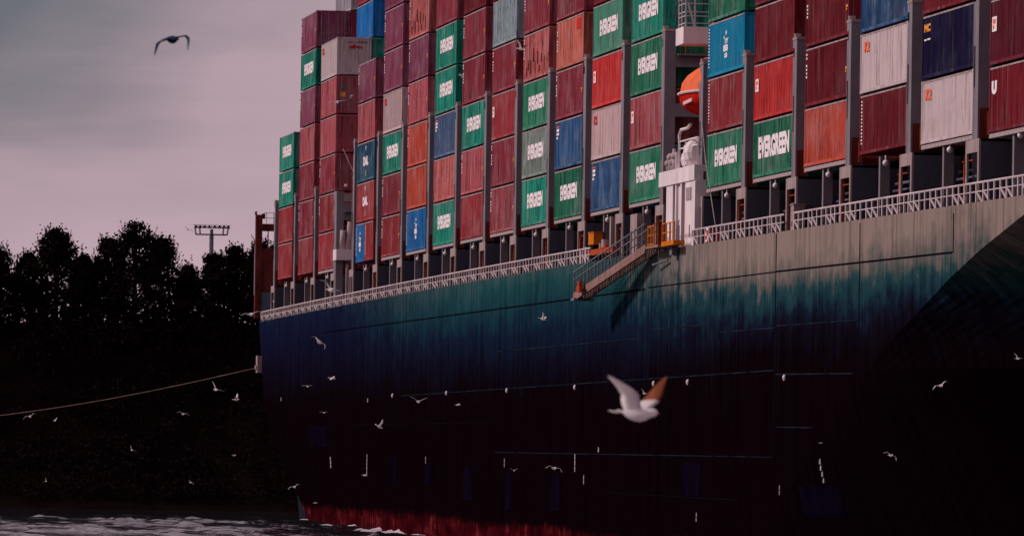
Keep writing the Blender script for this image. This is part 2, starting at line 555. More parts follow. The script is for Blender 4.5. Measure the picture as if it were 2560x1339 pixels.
XB = [(-2, 246), (0, 250), (4, 266), (7, 278), (10, 292), (12.4, 306.5), (13.4, 313.5), (14, 318.5), (14.6, 323.5), (15.3, 330)]
XE = [(-2, 352), (4, 356), (9, 362), (15.3, 376)]
X0 = [(-2, 24), (0, 18), (1, 13), (3, 5), (5, -0.5), (6.7, -5), (8.6, -8.3), (11, -10.6), (15.3, -14)]


def hull_in(x, z):
    if x < 80:
        t = min(1.0, max(0.0, (75 - x) / 85.0))
        return 2.2 * t ** 1.5 * max(0.0, (9 - z) / 9.0) ** 1.3
    return 0.0


def flare(t, z):
    a = 0.10 + 0.42 * min(1.0, max(0.0, (z - 9.0) / 3.6))
    return a * t + (1 - a) * t * t


def hull_y(x, z):
    xb, xe = interp(XB, z), interp(XE, z)
    t = max(0.0, (x - xb) / (xe - xb))
    return YS + hull_in(x, z) + (YC - YS) * flare(t, z)


zl = [-2, -1, 0, 0.5, 1, 1.5, 2, 3, 4, 5, 6, 7, 8, 9, 10, 11, 12, 12.4, 12.9, 13.4, 13.7, 14, 14.3, 14.6, 14.9, 15.25]
na, nb = 70, 34
hv, hf = [], []
for side in (0, 1):
    base = len(hv)
    for z in zl:
        x0, xb, xe = interp(X0, z), interp(XB, z), interp(XE, z)
        for i in range(na + nb + 1):
            if i <= na:
                t = i / na
                x = x0 + (xb - x0) * (t ** 1.35)
                yi = hull_in(x, z)
            else:
                t = (i - na) / nb
                x = xb + (xe - xb) * t
                yi = (YC - YS) * flare(t, z)
            zz_ = z * zdeck(x) / 15.25 if z > 0 else z
            y = YS + yi
            hv.append((x, y if side == 0 else 2 * YC - y, zz_))
    nc = na + nb + 1
    for j in range(len(zl) - 1):
        for i in range(nc - 1):
            q = (base + j * nc + i, base + j * nc + i + 1, base + (j + 1) * nc + i + 1, base + (j + 1) * nc + i)
            hf.append(q if side == 0 else q[::-1])
half = len(hv) // 2
for j in range(len(zl) - 1):          # transom
    a, b = j * nc, (j + 1) * nc
    hf.append((a, b, half + b, half + a))
hm = MB()
hm.add(hv, hf)
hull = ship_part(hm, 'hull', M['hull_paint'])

dk_ = MB()
dv, df = [], []
top = (len(zl) - 1) * nc
for i in range(nc):
    p = hv[top + i]
    dv += [(p[0], p[1] + 0.02, p[2] - 0.12), (p[0], 2 * YC - p[1] - 0.02, p[2] - 0.12)]
df = [(2 * i, 2 * i + 2, 2 * i + 3, 2 * i + 1) for i in range(nc - 1)]
dk_.add(dv, df)
ship_part(dk_, 'deck', M['dark_steel'])
hc = MB().box(-6, 318, 2.3, 47.5, 15.25, 17.6).box(-6, 11, 2.7, 47.5, 17.6, 18.8).box(11, 43, 5.1, 47.5, 17.6, 18.8).box(43, 318, 2.7, 47.5, 17.6, 18.8)
ship_part(hc, 'hatch_coaming', M['dark_steel'])


def hull_sub(mb, name, mat):
    o_ = mb.build(name, mat)
    o_.parent = hull
    return o_


def seam_h(x0, x1, z0, z1, mat, ht=0.05, n=None):
    n = n or max(2, int((x1 - x0) / 6))
    mb = MB()
    for i in range(n):
        xa = x0 + (x1 - x0) * i / n
        xb_ = x0 + (x1 - x0) * (i + 1) / n
        za, zb = z0 + (z1 - z0) * i / n, z0 + (z1 - z0) * (i + 1) / n
        ya, yb = YS + hull_in(xa, za), YS + hull_in(xb_, zb)
        v = [(xa, ya - .018, za), (xb_, yb - .018, zb), (xb_, yb - .018, zb + ht), (xa, ya - .018, za + ht),
             (xa, ya + .05, za), (xb_, yb + .05, zb), (xb_, yb + .05, zb + ht), (xa, ya + .05, za + ht)]
        mb.add(v, [(0, 1, 2, 3), (0, 4, 5, 1), (3, 2, 6, 7)])
    return hull_sub(mb, 'weld_seam', M[mat])


for (x0, x1, z0, z1, mt, ht) in [
        (40, 216, 13.42, 13.43, 'seam_dark', 0.075), (217, 260.3, 13.5, 13.44, 'seam_dark', 0.05), (260.6, 307.3, 13.44, 13.27, 'seam_dark', 0.07),
        (150, 217, 11.0, 11.03, 'seam_pale', 0.05), (217.6, 239.5, 11.41, 11.39, 'seam_pale', 0.05), (241, 260.3, 10.99, 10.97, 'seam_pale', 0.05), (261, 284, 11.05, 11.0, 'seam_pale', 0.045),
        (95, 260.3, 8.72, 9.10, 'seam_pale', 0.045), (261, 283, 8.92, 8.8, 'seam_pale', 0.05),
        (150, 260.3, 5.25, 5.28, 'seam_pale', 0.035), (261.2, 272, 6.6, 6.57, 'seam_pale', 0.04), (200, 250, 3.3, 3.3, 'seam_dark', 0.05),
        (60, 150, 6.9, 6.95, 'seam_dark', 0.05)]:
    seam_h(x0, x1, z0, z1, mt, ht)
for (x, z0, z1, mt, wd) in [(260.4, 5.2, 15.15, 'seam_dark', 0.20), (284.2, 9.3, 15.0, 'seam_dark', 0.16), (307.4, 13.3, 14.8, 'seam_dark', 0.16),
                            (217.3, 9.0, 13.4, 'seam_pale', 0.10), (240.2, 10.4, 11.4, 'seam_pale', 0.12), (163, 8.8, 13.3, 'seam_dark', 0.12), (120, 8.8, 13.3, 'seam_dark', 0.12)]:
    hull_sub(MB().box(x, x + wd, YS - .016, YS + .05, z0, z1), 'weld_seam', M[mt])

for x in (90.8, 123.75, 156.1, 187.9, 219.8, 232.2, 263.6):      # white bollard recesses in the side
    b = MB()
    b.tube([(0, 0.05, 0), (0, -0.05, 0)], 0.14, 10)
    b.tube([(0, -0.05, 0), (0, -0.09, 0)], 0.08, 8)
    o = b.build('tug_bollard', M['lettering_white'])
    o.parent = hull
    o.location = (x, YS, 8.78)
for (x, z) in [(74.2, 8.55), (198.4, 5.51), (7.0, 8.9)]:
    b = MB().box(-.16, .16, -.03, .06, -.13, .13)
    o = b.build('towing_eye', M['mark_white'])
    o.parent = hull
    o.location = (x, YS + hull_in(x, z), z)
for (x, z0, z1, wd) in [(273.5, 4.25, 5.3, .32), (188.4, 4.33, 5.3, .22), (74.3, 3.65, 5.0, .3), (46.0, 3.95, 4.75, .5), (112.1, 4.4, 4.95, .2), (155.4, 4.45, 4.95, .2), (192.3, 3.7, 4.2, .18), (262.6, 3.65, 4.1, .18), (235.9, 2.2, 2.65, .2)]:
    dm = MB()
    k = max(2, int((z1 - z0) / 0.26))
    yy = hull_y(x, (z0 + z1) / 2) + 0.02
    for i in range(k):
        a = z0 + (z1 - z0) * i / k
        xo = wd * 0.12 * math.sin(i * 2.3)
        yy = hull_y(x, a + .1) + 0.02
        dm.box(x - wd / 2 + xo, x + wd / 2 + xo, yy - .045, yy + .3, a, a + (z1 - z0) / k - .03)
    hull_sub(dm, 'draught_mark', M['mark_white'])['kind'] = 'stuff'
for (x0, x1, z0, z1) in [(29, 43.9, 5.4, 6.9), (91, 94.5, 3.2, 4.8), (112, 116, 3.2, 4.5), (134, 139, 2.4, 4.4), (156.5, 160, 2.0, 4.2), (178, 182, 2.2, 4.2), (268, 276, 2.8, 4.1), (231, 237, 3.4, 5.0)]:
    pm = MB()
    px_, pz_ = 8, 4
    pv = [(x0 + (x1 - x0) * i / px_, hull_y(x0 + (x1 - x0) * i / px_, z0 + (z1 - z0) * j / pz_) - dd, z0 + (z1 - z0) * j / pz_)
          for dd in (.03, -.08) for i in range(px_ + 1) for j in range(pz_ + 1)]
    nn_ = (px_ + 1) * (pz_ + 1)
    pm.add(pv, [(i * (pz_ + 1) + j, (i + 1) * (pz_ + 1) + j, (i + 1) * (pz_ + 1) + j + 1, i * (pz_ + 1) + j + 1) for i in range(px_) for j in range(pz_)])
    hull_sub(pm, 'repaint_patch', M['scuff_blue'])
fl = MB().box(-12.2, -10.8, -0.95, -0.3, 11.0, 12.3).box(-12.0, -11.0, -1.05, -0.93, 11.25, 11.55)
hull_sub(fl, 'fairlead', M['stool_steel'])
glint = MB()
rv = [(9.5, 0.9, -1.5), (13.5, 0.9, -1.5), (9.4, 0.9, 3.0), (2.5, 0.9, 4.4), (1.6, 0.9, 4.0)]
glint.add(rv + [(a, b_ + .5, c_) for a, b_, c_ in rv], [(0, 1, 2, 3, 4), (9, 8, 7, 6, 5)] + [(i, 5 + i, 5 + (i + 1) % 5, (i + 1) % 5) for i in range(5)])
hull_sub(glint, 'stern_glint', simple('glint_steel', (0.016, 0.018, 0.026), .7))  # added plate that draws the highlight along the stern edge

# railing along the deck edge
railing = None
for (a, b) in [(-13.2, 193.0), (232.4, 262.2), (265.0, 327.0)]:
    railp = MB()
    n = int((b - a) / 5)
    for dz, th in ((0.74, 0.075), (0.40, 0.045)):
        railp.tube([(a + (b - a) * i / n, -0.52, zdeck(a + (b - a) * i / n) + dz) for i in range(n + 1)], th * .6, 6)
    railp.tube([(a, -.52, zdeck(a) + .40), (a, -.52, zdeck(a) + .74)], .05, 6)
    r_ = ship_part(railp, 'railing', M['rail_white'])
    railing = railing or r_
s1 = MB().box(-.08, .08, -.03, .03, -.05, .74).mesh('stanchion', [M['rail_white']])
s2 = MB().box(-.08, .08, -.03, .03, -.05, .74).bar((0.05, .0, .42), (.62, .15, -.05), .06, .09).mesh('stanchion_strut', [M['rail_white']])
x = -13.0
k = 0
while x < 326.5:
    if not (192.8 < x < 232.5 or 262.3 < x < 264.9):
        o = place(s2 if k % 4 in (0, 3) else s1, 'stanchion', railing, (x, -0.52, zdeck(x)))
        if random.random() < 0.05:
            o.location.x += 0.25
    x += 1.33 + (0.0 if random.random() < 0.8 else random.uniform(-.35, .35))
    k += 1

# bays of containers, left to right in the photograph
BX = [-5.0, 12.36, 29.0, 57.5, 75.4, 91.7, 108.3, 124.3, 140.5, 156.4, 172.1, 188.4, 204.3, 233.0, 248.6, 264.3, 279.8, 295.7, 311.6]
LEN = 12.19


def tier_levels(b):
    if b <= 12:
        base, p = 18.0, 2.725
    elif b <= 15:
        base, p = 17.95, 2.615
    elif b == 16:
        base, p = 17.95, 2.56
    elif b == 17:
        base, p = 17.85, 2.59
    else:
        base, p = 17.74, 2.56
    return [base + p * i for i in range(10)]


# lashing bridges (one between each pair of bays)
def lashing_bridge(x, top, end=False, slot=True, rusty=False, zb=0.0, wide=True):
    e = part_empty('lashing_bridge', ship, Vector((x, 0, 0)) - SHIP0)
    sm, gm = M['stool_steel'], M['rust_steel'] if rusty else M['grey_steel']
    st = MB()
    zt = 17.6 + zb
    st.box(-.95, 2.1, -.12, -.04, zt - .50, zt)
    st.box(-.95, -.62, -.12, -.04, 15.0, zt - .50)
    st.box(1.78, 2.1, -.12, -.04, 15.0, zt - .50)
    st.build('stool', sm, e)
    MB().box(1.72, 2.09, -.04, 1.9, 15.0, zt - .003).box(-.9, -.66, .5, 1.9, 15.0, zt - .003).box(-.9, 2.09, -.04, 1.9, zt - .10, zt - .004).build('stool_wall', M['stool_shaded'], e)
    ps = MB()
    ps.box(.62, 1.32, -.05, .5, zt, top)                            # main box
    cuts = [zt, zt + 2.2, zt + 3.9, top - .75, top - .35, top] if top - zt > 6.5 else [zt, zt + 2.0, zt + 3.6, top - .75, top - .35, top]
    for a, b in ((cuts[0], cuts[1]), (cuts[2], cuts[3]), (cuts[4], cuts[5])):
        ps.box(.16, .60, -.05, .12, a, b)
    ps.box(.16, .26, -.04, .12, cuts[1], cuts[2])
    ps.build('post', gm, e)
    MB().box(.1, 1.36, -.07, .52, top, top + .12).tube([(.45, .1, top + .12), (.45, .1, top + .3)], .16, 8).build('post_cap', sm, e)
    MB().box(1.325, 1.36, .02, .40, zt + .02, zt + 1.2).build('rust_plate', M['rust_steel'], e)
    MB().box(1.38, 1.5, .30, .42, zt + .15, zt + 1.05).build('lashing_bracket', M['redorange_paint'], e)
    cb = MB()
    if wide:
        for z0, z1 in ((21.95, 22.6), (top - 1.75, top - 1.2)):
            if z1 < top:
                cb.box(.65, 1.3, .5, 6.0, z0, z1)
        cb.box(.2, 1.9, .55, 6.0, top - 1.2, top - 1.12)
        cb.build('cross_beam', gm, e)
        hr = MB()
        for z in (top - .1, top - .55, 23.3, 20.9):
            if abs(z - 23.3) > .01 or top > 25:
                hr.bar((1.85, .5, z), (1.85, 6, z), .04, .05)
        for y in (.9, 1.9, 3.0, 4.2, 5.4):
            hr.bar((1.85, y, top - 1.15), (1.85, y, top - .1), .04, .04)
        hr.build('handrail', M['redorange_paint'], e)
    return e


for i in range(1, 19):
    x = BX[i - 1] + LEN
    if i in (3, 13):
        lashing_bridge(x, 23.1 if i == 3 else 26.15)                 # aft edge of the gap
        lashing_bridge(BX[i] - 2.45, 26.3 if i == 3 else 23.9, slot=False, wide=False)
    else:
        x = BX[i] - 3.55
        lashing_bridge(x, 23.9 if i <= 2 else 26.2 if i <= 12 else 23.65)
lashing_bridge(BX[0] - 3.55, 23.85, wide=False)
# open frame right aft; shade on its faces put into the dark rust colour
e = part_empty('stern_frame', ship, Vector((-15, 0, 0)) - SHIP0)
MB().box(-.5, .45, -.9, -.42, 15.2, 23.2).box(-.35, .3, -.42, -.2, 22.9, 23.3).box(-.5, .45, -.95, -.85, 23.2, 23.45).build('post', M['rust_steel'], e)
MB().box(-.4, .4, -.42, 5.0, 21.95, 22.5).build('cross_beam', M['rust_steel'], e)
MB().box(-.3, .3, -.45, 5.0, 17.2, 20.6).build('wind_wall', M['rust_steel'], e)
MB().box(-.52, .02, -.93, -.90, 17.0, 20.9).build('lit_strip', M['grey_steel'], e)  # paler strip: light on the side face put into its colour
bk = MB()
bk.add([(-.4, -.85, 17.2), (.4, -.85, 17.2), (.4, -.3, 15.2), (-.4, -.3, 15.2), (-.4, .5, 17.2), (.4, .5, 17.2), (.4, .5, 15.2), (-.4, .5, 15.2)],
       [(0, 1, 5, 4), (0, 3, 2, 1), (1, 2, 6, 5), (4, 7, 3, 0), (4, 5, 6, 7), (3, 7, 6, 2)])
bk.build('bracket', M['tealblue_steel'] if 'tealblue_steel' in M else simple('tealblue_steel', (0.10, 0.14, 0.19), 0.6, 0.0), e)
hr = MB()
for z in (23.35, 22.95):
    hr.bar((0.3, -.3, z), (.3, 5, z), .03, .035)
for y in (-.1, .45, 1.6, 2.8):
    hr.bar((.3, y, 22.5), (.3, y, 23.35), .03, .03)
hr.build('handrail', M['rust_steel'], e)
MB().tube([(.2, .05, 20.5), (.2, .05, 22)], .05, 6).build('pipe', M['grey_steel'], e)

# pillars, lamps, lashing rods and hatch beams below each bay
pil = MB().box(-.19, .19, .1, .5, 15.0, 17.75).mesh('support_pillar', [M['grey_steel']])
lampm = MB().ball((0, 0, 0), .13, 10, 6).tube([(0, 0, .1), (0, 0, .3)], .04, 6).mesh('deck_lamp', [M['lettering_white']], smooth=True)
rodm = MB().bar((-.75, 0, 1.9), (1.7, 0, 1.9), .035, .045).bar((0, 0, 0.0), (0, 0, 2.1), .16, .16).bar((.0, .0, 1.2), (.0, .0, 2.4), .05, .05).mesh('rod_rack', [M['redorange_paint']])
beam = MB().box(0, LEN, .02, .22, -.20, -.035).mesh('hatch_beam', [M['edge_pale']])
clut = MB()
for i in range(9):
    cx, cz, sx_, sz_ = random.uniform(0, 8), random.uniform(0, 1.0), random.uniform(.1, .5), random.uniform(.25, .9)
    clut.box(cx, cx + sx_, 0, .4, cz * .2, cz * .2 + sz_)
clut.tube([(0, .3, 1.6), (9.5, .3, 1.6)], .06, 6).tube([(0, .2, 1.3), (9.5, .2, 1.3)], .05, 6)
clutm = clut.mesh('deck_fittings', [simple('fittings_grey', (0.13, 0.13, 0.19), 0.6, 0.0, .6, .8)])
for i, bx in enumerate(BX):
    zb = tier_levels(i)[0]
    for me, nm, lc in ((pil, 'support_pillar', (bx + 4.9, 0, 0)), (lampm, 'deck_lamp', (bx + 6.2, .15, 17.45)), (rodm, 'rod_rack', (bx + 6.4, .75, 15.1)),
                       (beam, 'hatch_beam', (bx, 0, zb)), (clutm, 'deck_fittings', (bx + 1.2, 1.1, 15.15))):
        if nm == 'hatch_beam' and i in (0, 1, 3, 16):
            continue
        o = place(me, nm, ship, Vector(lc) - SHIP0)

# white deck structure in the gap between the thirteenth and fourteenth stacks
e = part_empty('deck_station', ship, Vector((219, 0, 15.2)) - SHIP0)
WS = M['white_steel']
MB().box(0, 12.9, -.42, .9, 3.2, 3.92).build('top_beam', WS, e)
for a, b in ((2.5, 4.9), (5.75, 6.1), (7.6, 8.05), (9.3, 12.6)):
    MB().box(a, b, -.36, .6, -.05, 3.2).build('column', WS, e)
MB().box(6.1, 7.6, -.25, .5, 1.45, 3.2).build('panel', WS, e)
MB().box(6.1, 7.6, -.2, .5, 1.2, 1.45).build('panel', WS, e)
MB().box(2.6, 12.6, .62, .75, -.05, 3.2).build('back_wall', M['stool_steel'], e)
MB().box(9.9, 11.6, -.40, -.365, 2.3, 2.9).build('wall_fitting', M['edge_pale'], e)
MB().box(11.1, 11.25, -.4, -.365, .5, 1.1).build('wall_fitting', M['edge_pale'], e)
MB().box(12.75, 13.0, -.38, .4, -.05, 3.2).build('column', WS, e)
dv_ = MB()
dv_.tube([(5.0, -.1, 3.9), (5.0, -.1, 5.6), (5.3, -.05, 5.85), (6.6, .1, 5.9), (7.1, .15, 6.05)], .08, 7)
dv_.build('raft_davit', WS, e)
MB().tube([(3.2, -.1, 3.9), (3.2, -.1, 5.0)], .09, 6).build('vent_pipe', WS, e)
MB().tube([(4.1, -.1, 3.9), (4.1, -.1, 4.8)], .08, 6).build('vent_pipe', WS, e)
for i in range(4):
    MB().tube([(1.1 + i * .75, .0, 3.92), (1.1 + i * .75, .0, 4.3 + .28 * (i % 2))], .2, 8).ball((1.1 + i * .75, .0, 4.35 + .28 * (i % 2)), (.34, .3, .22), 8, 5).build('vent', M['edge_pale'], e, smooth=True)
hr = MB()
for z in (4.9, 5.25):
    hr.bar((6.0, -.2, z), (12.5, -.2, z), .05, .06)
for x in (6.0, 8.0, 10.0, 12.4):
    hr.bar((x, -.2, 3.92), (x, -.2, 5.25), .05, .05)
hr.build('handrail', WS, e)
MB().tube([(0.4, .2, 1.9), (.4, .2, 2.25)], .22, 9).build('flood_lamp', M['lettering_white'], e)

# white observation box high in the gap
e = part_empty('signal_platform', ship, Vector((222.3, 0, 25.2)) - SHIP0)
MB().box(0, 2.8, -.12, 6.0, 0, .82).build('box', WS, e)
hr = MB()
for z in (1.0, 1.35, 1.55, 1.95, 2.2):
    hr.bar((2.6, .0, z), (2.6, 6, z), .035, .04).bar((0.2, -.02, z), (2.6, -.02, z), .035, .04)
for x, y in ((.3, -.02), (1.4, -.02), (2.6, 0), (2.6, .45), (2.6, 1.5), (2.6, 3)):
    hr.bar((x, y, .82), (x, y, 2.2), .06, .06)
hr.bar((2.6, 0.1, 2.0), (2.6, .45, .82), .05, .08)
hr.build('handrail', M['rail_white'], e)
MB().ball((2.2, .15, 3.15), .28, 12, 8).build('radar_dome', M['lettering_white'], e, smooth=True)
MB().tube([(2.2, .15, 2.2), (2.2, .15, 2.95)], .05, 6).tube([(2.3, -.1, 3.0), (1.0, -.3, 1.2)], .015, 4).build('dome_stand', M['grey_steel'], e)

# smaller structure in the aft gap
e = part_empty('aft_station', ship, Vector((47.5, 0, 15.2)) - SHIP0)
MB().box(-1.2, .2, -.45, .05, -.05, 8.0).build('pillar', M['grey_steel'], e)
MB().box(-.6, .2, .05, 5.0, 7.3, 7.85).build('cross_beam', M['stool_steel'], e)
MB().box(-1.5, 1.0, -.5, .9, 3.2, 3.95).build('platform_box', WS, e)
for pq, rq in (([(.4, .0, 3.95), (.4, .0, 5.3)], [.24, .2]), ([(.5, .45, 3.95), (.5, .45, 5.9)], [.3, .15]), ([(0.2, .62, 3.95), (.2, .62, 4.9)], .2)):
    MB().tube(pq, rq, 9).build('vent', M['edge_pale'], e, smooth=True)
ld = MB()
for y in (.55, .8):
    ld.bar((1.0, y, 4.0), (1.0, y, 8.0), .05, .05)
for i in range(12):
    ld.bar((1.0, .55, 4.2 + i * .32), (1.0, .8, 4.2 + i * .32), .04, .04)
ld.build('ladder', M['edge_pale'], e)
MB().box(.6, 1.1, .55, .95, -.05, 3.1).build('locker', M['edge_pale'], e)
MB().box(.8, 1.1, .2, .35, -.05, 2.9).build('locker', M['edge_pale'], e)
hr = MB()
for z in (8.3, 8.75, 9.05):
    hr.bar((.3, -.2, z), (.3, 5, z), .03, .04)
hr.bar((.3, -.1, 7.85), (.3, -.1, 9.05), .04, .04).bar((.3, .6, 7.85), (.3, .6, 9.05), .04, .04)
hr.build('handrail', M['redorange_paint'], e)
MB().bar((-1, .05, 11.0), (.3, .9, 8.9), .03, .04).build('stay_wire', M['edge_pale'], e)
MB().ball((.3, .15, 8.4), .12, 8, 5).build('flood_lamp', M['lettering_white'], e)
MB().ball((.3, .7, 8.95), .1, 8, 5).build('flood_lamp', M['lettering_white'], e)

o = MB().tube([(231.6, -.25, 23.0), (236.0, -.45, 19.2), (240.6, -.5, 15.6)], .022, 5).build('stay_wire', M['edge_pale'], ship)
o.matrix_parent_inverse = Matrix.Translation(-SHIP0)

# gear beside the ladder head
e = part_empty('ladder_winch', ship, Vector((190.6, 0, 15.2)) - SHIP0)
MB().box(0.2, 11.0, -.48, -.18, .42, .72).box(6.5, 8.3, -.5, -.2, .72, .86).build('boom', M['redorange_paint'], e)
MB().tube([(7.2, -.3, .72), (7.2, -.3, 1.15)], .28, 9).build('drum', M['edge_pale'], e)
MB().tube([(5.4, -.3, .72), (5.4, -.3, 1.0)], .16, 8).build('drum', M['edge_pale'], e)
MB().box(0.1, .6, -.55, -.3, -.1, .9).build('bulwark_post', M['rail_white'], e)
MB().box(-1.9, -1.5, -.55, -.35, -.1, .74).build('bulwark_post', M['rail_white'], e)
MB().box(8.4, 9.0, -.3, .1, 0, 2.3).build('winch_column', M['stool_steel'], e)
MB().tube([(9.6, .2, 0), (9.6, .2, 2.5)], .08, 6).build('winch_column', M['stool_steel'], e)
MB().box(16.0, 18.6, -.2, .6, 0, 2.2).build('tan_pillar', M['stool_steel'], e)

# ------------------------------------------------------------------ things standing on the ship
oc = thing('yellow_orange_box', 'square yellow orange steel box fixed beside the deck passage near the gangway head', 'equipment box', (192.6, -.2, 15.2))
MB().box(-1.2, 1.0, -.25, .25, 1.0, 1.62).build('box_body', M['orange_paint'], oc)
MB().box(-1.24, 1.04, -.28, .28, 1.62, 1.66).build('lid', M['orange_paint'], oc)
for x in (-.9, .75):
    MB().box(x, x + .15, 0, .15, -.1, 1.05).build('leg', M['dark_steel'], oc)

# accommodation ladder (gangway)
GA, GB = Vector((220.4, -1.25, 15.15)), Vector((202.4, -2.55, 13.05))
gw = thing('gangway', 'long sloping steel gangway with handrails slung outside the hull below the white deck station', 'gangway', GB)
d = (GA - GB)
gl = d.length
off = Vector((0.07, 0.97, 0)) * .55
for k in (0, 1):
    bm1 = MB()
    a = off * k
    n_up = Vector((0, 0, .42))
    sdir = Vector((0.07, .97, 0)) * .1
    va = [a, a + d, a + d + n_up + Vector((0.3, 0, 0)), a + n_up]
    vs_ = va + [p + sdir for p in va]
    bm1.add(vs_, [(0, 1, 2, 3), (7, 6, 5, 4), (0, 4, 5, 1), (1, 5, 6, 2), (2, 6, 7, 3), (3, 7, 4, 0)])
    bm1.build('side_beam', M['ladder_beam'], gw)
trm = MB().bar(off * .1, off * .98, .30, .03).mesh('tread', [M['ladder_metal']])
for i in range(46):
    place(trm, 'tread', gw, d * ((i + .5) / 46) + Vector((0, 0, .36)))
for k in (0, 1):
    for hgt, th in ((1.12, .055), (.74, .04)):
        MB().bar(off * k + Vector((0, 0, hgt + .35)), off * k + d + Vector((0, 0, hgt + .3)), th, th).build('handrail', M['ladder_metal'], gw)
stm = MB().box(-.04, .04, -.025, .025, 0, 1.14).mesh('stanchion', [M['ladder_metal']])
for k in (0, 1):
    for i in range(20):
        o = place(stm, 'stanchion', gw, off * k + d * ((i + .3) / 20) + Vector((0, 0, .38)))
MB().box(-.3, 1.0, -.08, .98, .02, .16).build('lower_platform', M['ladder_metal'], gw)
MB().box(2.2, 3.6, -.12, .05, .42, .72).box(2.6, 3.2, -.1, .1, .72, .98).build('roller', M['redorange_paint'], gw)
pr = d + Vector((.4, 0, .3))
py_ = d.y
MB().box(pr.x, pr.x + 4.6, py_ + 0.0, py_ + .95, pr.z - .12, pr.z).build('upper_platform', M['ladder_beam'], gw)
MB().box(pr.x + 5.4, pr.x + 9.8, py_ + .05, py_ + .6, pr.z - .12, pr.z + .10).build('upper_platform', M['orange_paint'], gw)
for x0, xs_ in ((0.0, (0.1, 1.3, 2.4)), (5.5, (0.0, 1.3, 2.7, 4.2))):
    fr = MB()
    for xx in xs_:
        fr.bar((pr.x + x0 + xx, py_ + .1, pr.z), (pr.x + x0 + xx, py_ + .1, pr.z + 1.0), .08, .08)
    for z in (.08, .52, .97):
        fr.bar((pr.x + x0, py_ + .1, pr.z + z), (pr.x + x0 + xs_[-1], py_ + .1, pr.z + z), .05, .05)
    fr.build('guard_frame', M['orange_paint'], gw)
MB().tube([(pr.x + .5, py_ + .3, pr.z - .9), (pr.x + 4.5, py_ + .5, pr.z - .75)], .05, 6).build('stay_bar', M['ladder_metal'], gw)
MB().box(pr.x + 6.5, pr.x + 7.5, py_ + .3, py_ + .6, pr.z - .55, pr.z - .12).build('bracket', M['ladder_metal'], gw)

# lifeboat
lb = thing('lifeboat', 'enclosed lifeboat with orange canopy and red hull hanging between container stacks', 'lifeboat', (226.2, 1.15, 21.7))


def loft(mb, secs, ring, mi=0):
    vs_ = []
    for s in secs:
        vs_ += ring(s)
    n = len(vs_) // len(secs)
    fs_ = []
    for i in range(len(secs) - 1):
        for k in range(n - 1):
            fs_.append((i * n + k, (i + 1) * n + k, (i + 1) * n + k + 1, i * n + k + 1))
    fs_.append(tuple(range(n)))
    fs_.append(tuple(reversed([(len(secs) - 1) * n + k for k in range(n)])))
    mb.add(vs_, fs_, mi)


def lb_w(s):
    return 1.45 * max(0.04, (1 - abs(s) ** 2.6)) ** 0.6


sec = [-1, -.93, -.8, -.6, -.35, -.1, .15, .4, .62, .8, .93, 1]
lo = MB()
loft(lo, sec, lambda s: [(s * 4.3, lb_w(s) * math.cos(t), 1.05 - (1.05 - .28 * abs(s) ** 3) * max(0.05, (1 - abs(s) ** 6)) * math.sin(t) ** .8) for t in [math.pi * i / 10 for i in range(11)]])
lo.build('hull', M['boat_red'], lb, smooth=True)
hi = MB()
loft(hi, sec, lambda s: [(s * 4.3, lb_w(s) * .97 * math.copysign(abs(math.cos(t)) ** 1.5, math.cos(t)), 1.06 + 1.45 * max(.05, (1 - abs(s) ** 3.2)) ** .7 * math.sin(t) ** .85) for t in [math.pi * i / 10 for i in range(11)]])
hi.build('canopy', M['boat_orange'], lb, smooth=True)
for q in (-1, 1):
    MB().tube([(s * 4.36, q * lb_w(s) * 1.02, 1.05) for s in sec], .07, 6).build('fender', M['boat_white'], lb)
MB().box(-.2, 2.2, -.55, .5, 2.30, 2.70).build('wheelhouse', M['boat_orange'], lb)
for x, y, z0, z1 in ((3.6, 0, 1.9, 2.7), (-3.6, 0, 1.9, 2.7), (1.4, -.3, 2.75, 3.0)):
    MB().tube([(x, y, z0), (x, y, z1)], .1, 6).build('lifting_hook', M['boat_white'], lb)

MB().bar((0, -1.36, .55), (3.0, -1.36, .62), .06, .16).build('white_stripe', M['boat_white'], lb)

# life raft canisters on the white station
for i, (x, z, r) in enumerate([(226.6, 19.55, .62), (228.6, 19.8, .78), (226.2, 20.05, .45)]):
    t = thing('life_raft', ['small pinkish white life raft canister low on the white deck station', 'largest white life raft canister beneath the lifeboat',
                            'white life raft canister perched behind the davit hook'][i], 'life raft', (x, .35, z), 0, 'life rafts on the white deck station')
    MB().tube([(-.9, 0, 0), (-.75, 0, 0), (.75, 0, 0), (.9, 0, 0)], [r * .75, r, r, r * .75], 14).build('canister', M['white_steel'], t, smooth=False)
    for x in (-.35, .28):
        MB().tube([(x, 0, 0), (x + .07, 0, 0)], r * 1.012, 14).build('strap', M['white_steel'], t)

lbuoy = thing('lifebuoy', 'red and white lifebuoy hung on the white railing right of the deck station', 'lifebuoy', (237.6, -.5, 15.6))
tv = MB()
for i in range(16):
    a0, a1 = 2 * math.pi * i / 16, 2 * math.pi * (i + 1) / 16
    tv.tube([(.32 * math.cos(a0), 0, .32 * math.sin(a0)), (.32 * math.cos(a1), 0, .32 * math.sin(a1))], .09, 6, i // 2 % 2)
tv.build('ring', [M['lettering_red'], M['lettering_white']], lbuoy)
for i, (x, cl_) in enumerate([(237.2, 'lettering_red'), (263.4, 'stool_steel')]):
    t = thing('deck_locker', ['narrow red locker behind the railing under the green lettered containers', 'tan deck locker in the railing gap near the bow'][i], 'locker', (x, -.1, 15.2))
    MB().box(-.5, .5, -.25, .25, -.1, .62 + .5 * i).build('locker_body', M[cl_], t)
    MB().box(-.55, .55, -.28, .28, .62 + .5 * i, .68 + .5 * i).build('lid', M[cl_], t)
    MB().box(-.06, .06, -.30, -.25, .2, .4).build('latch', M['edge_pale'], t)

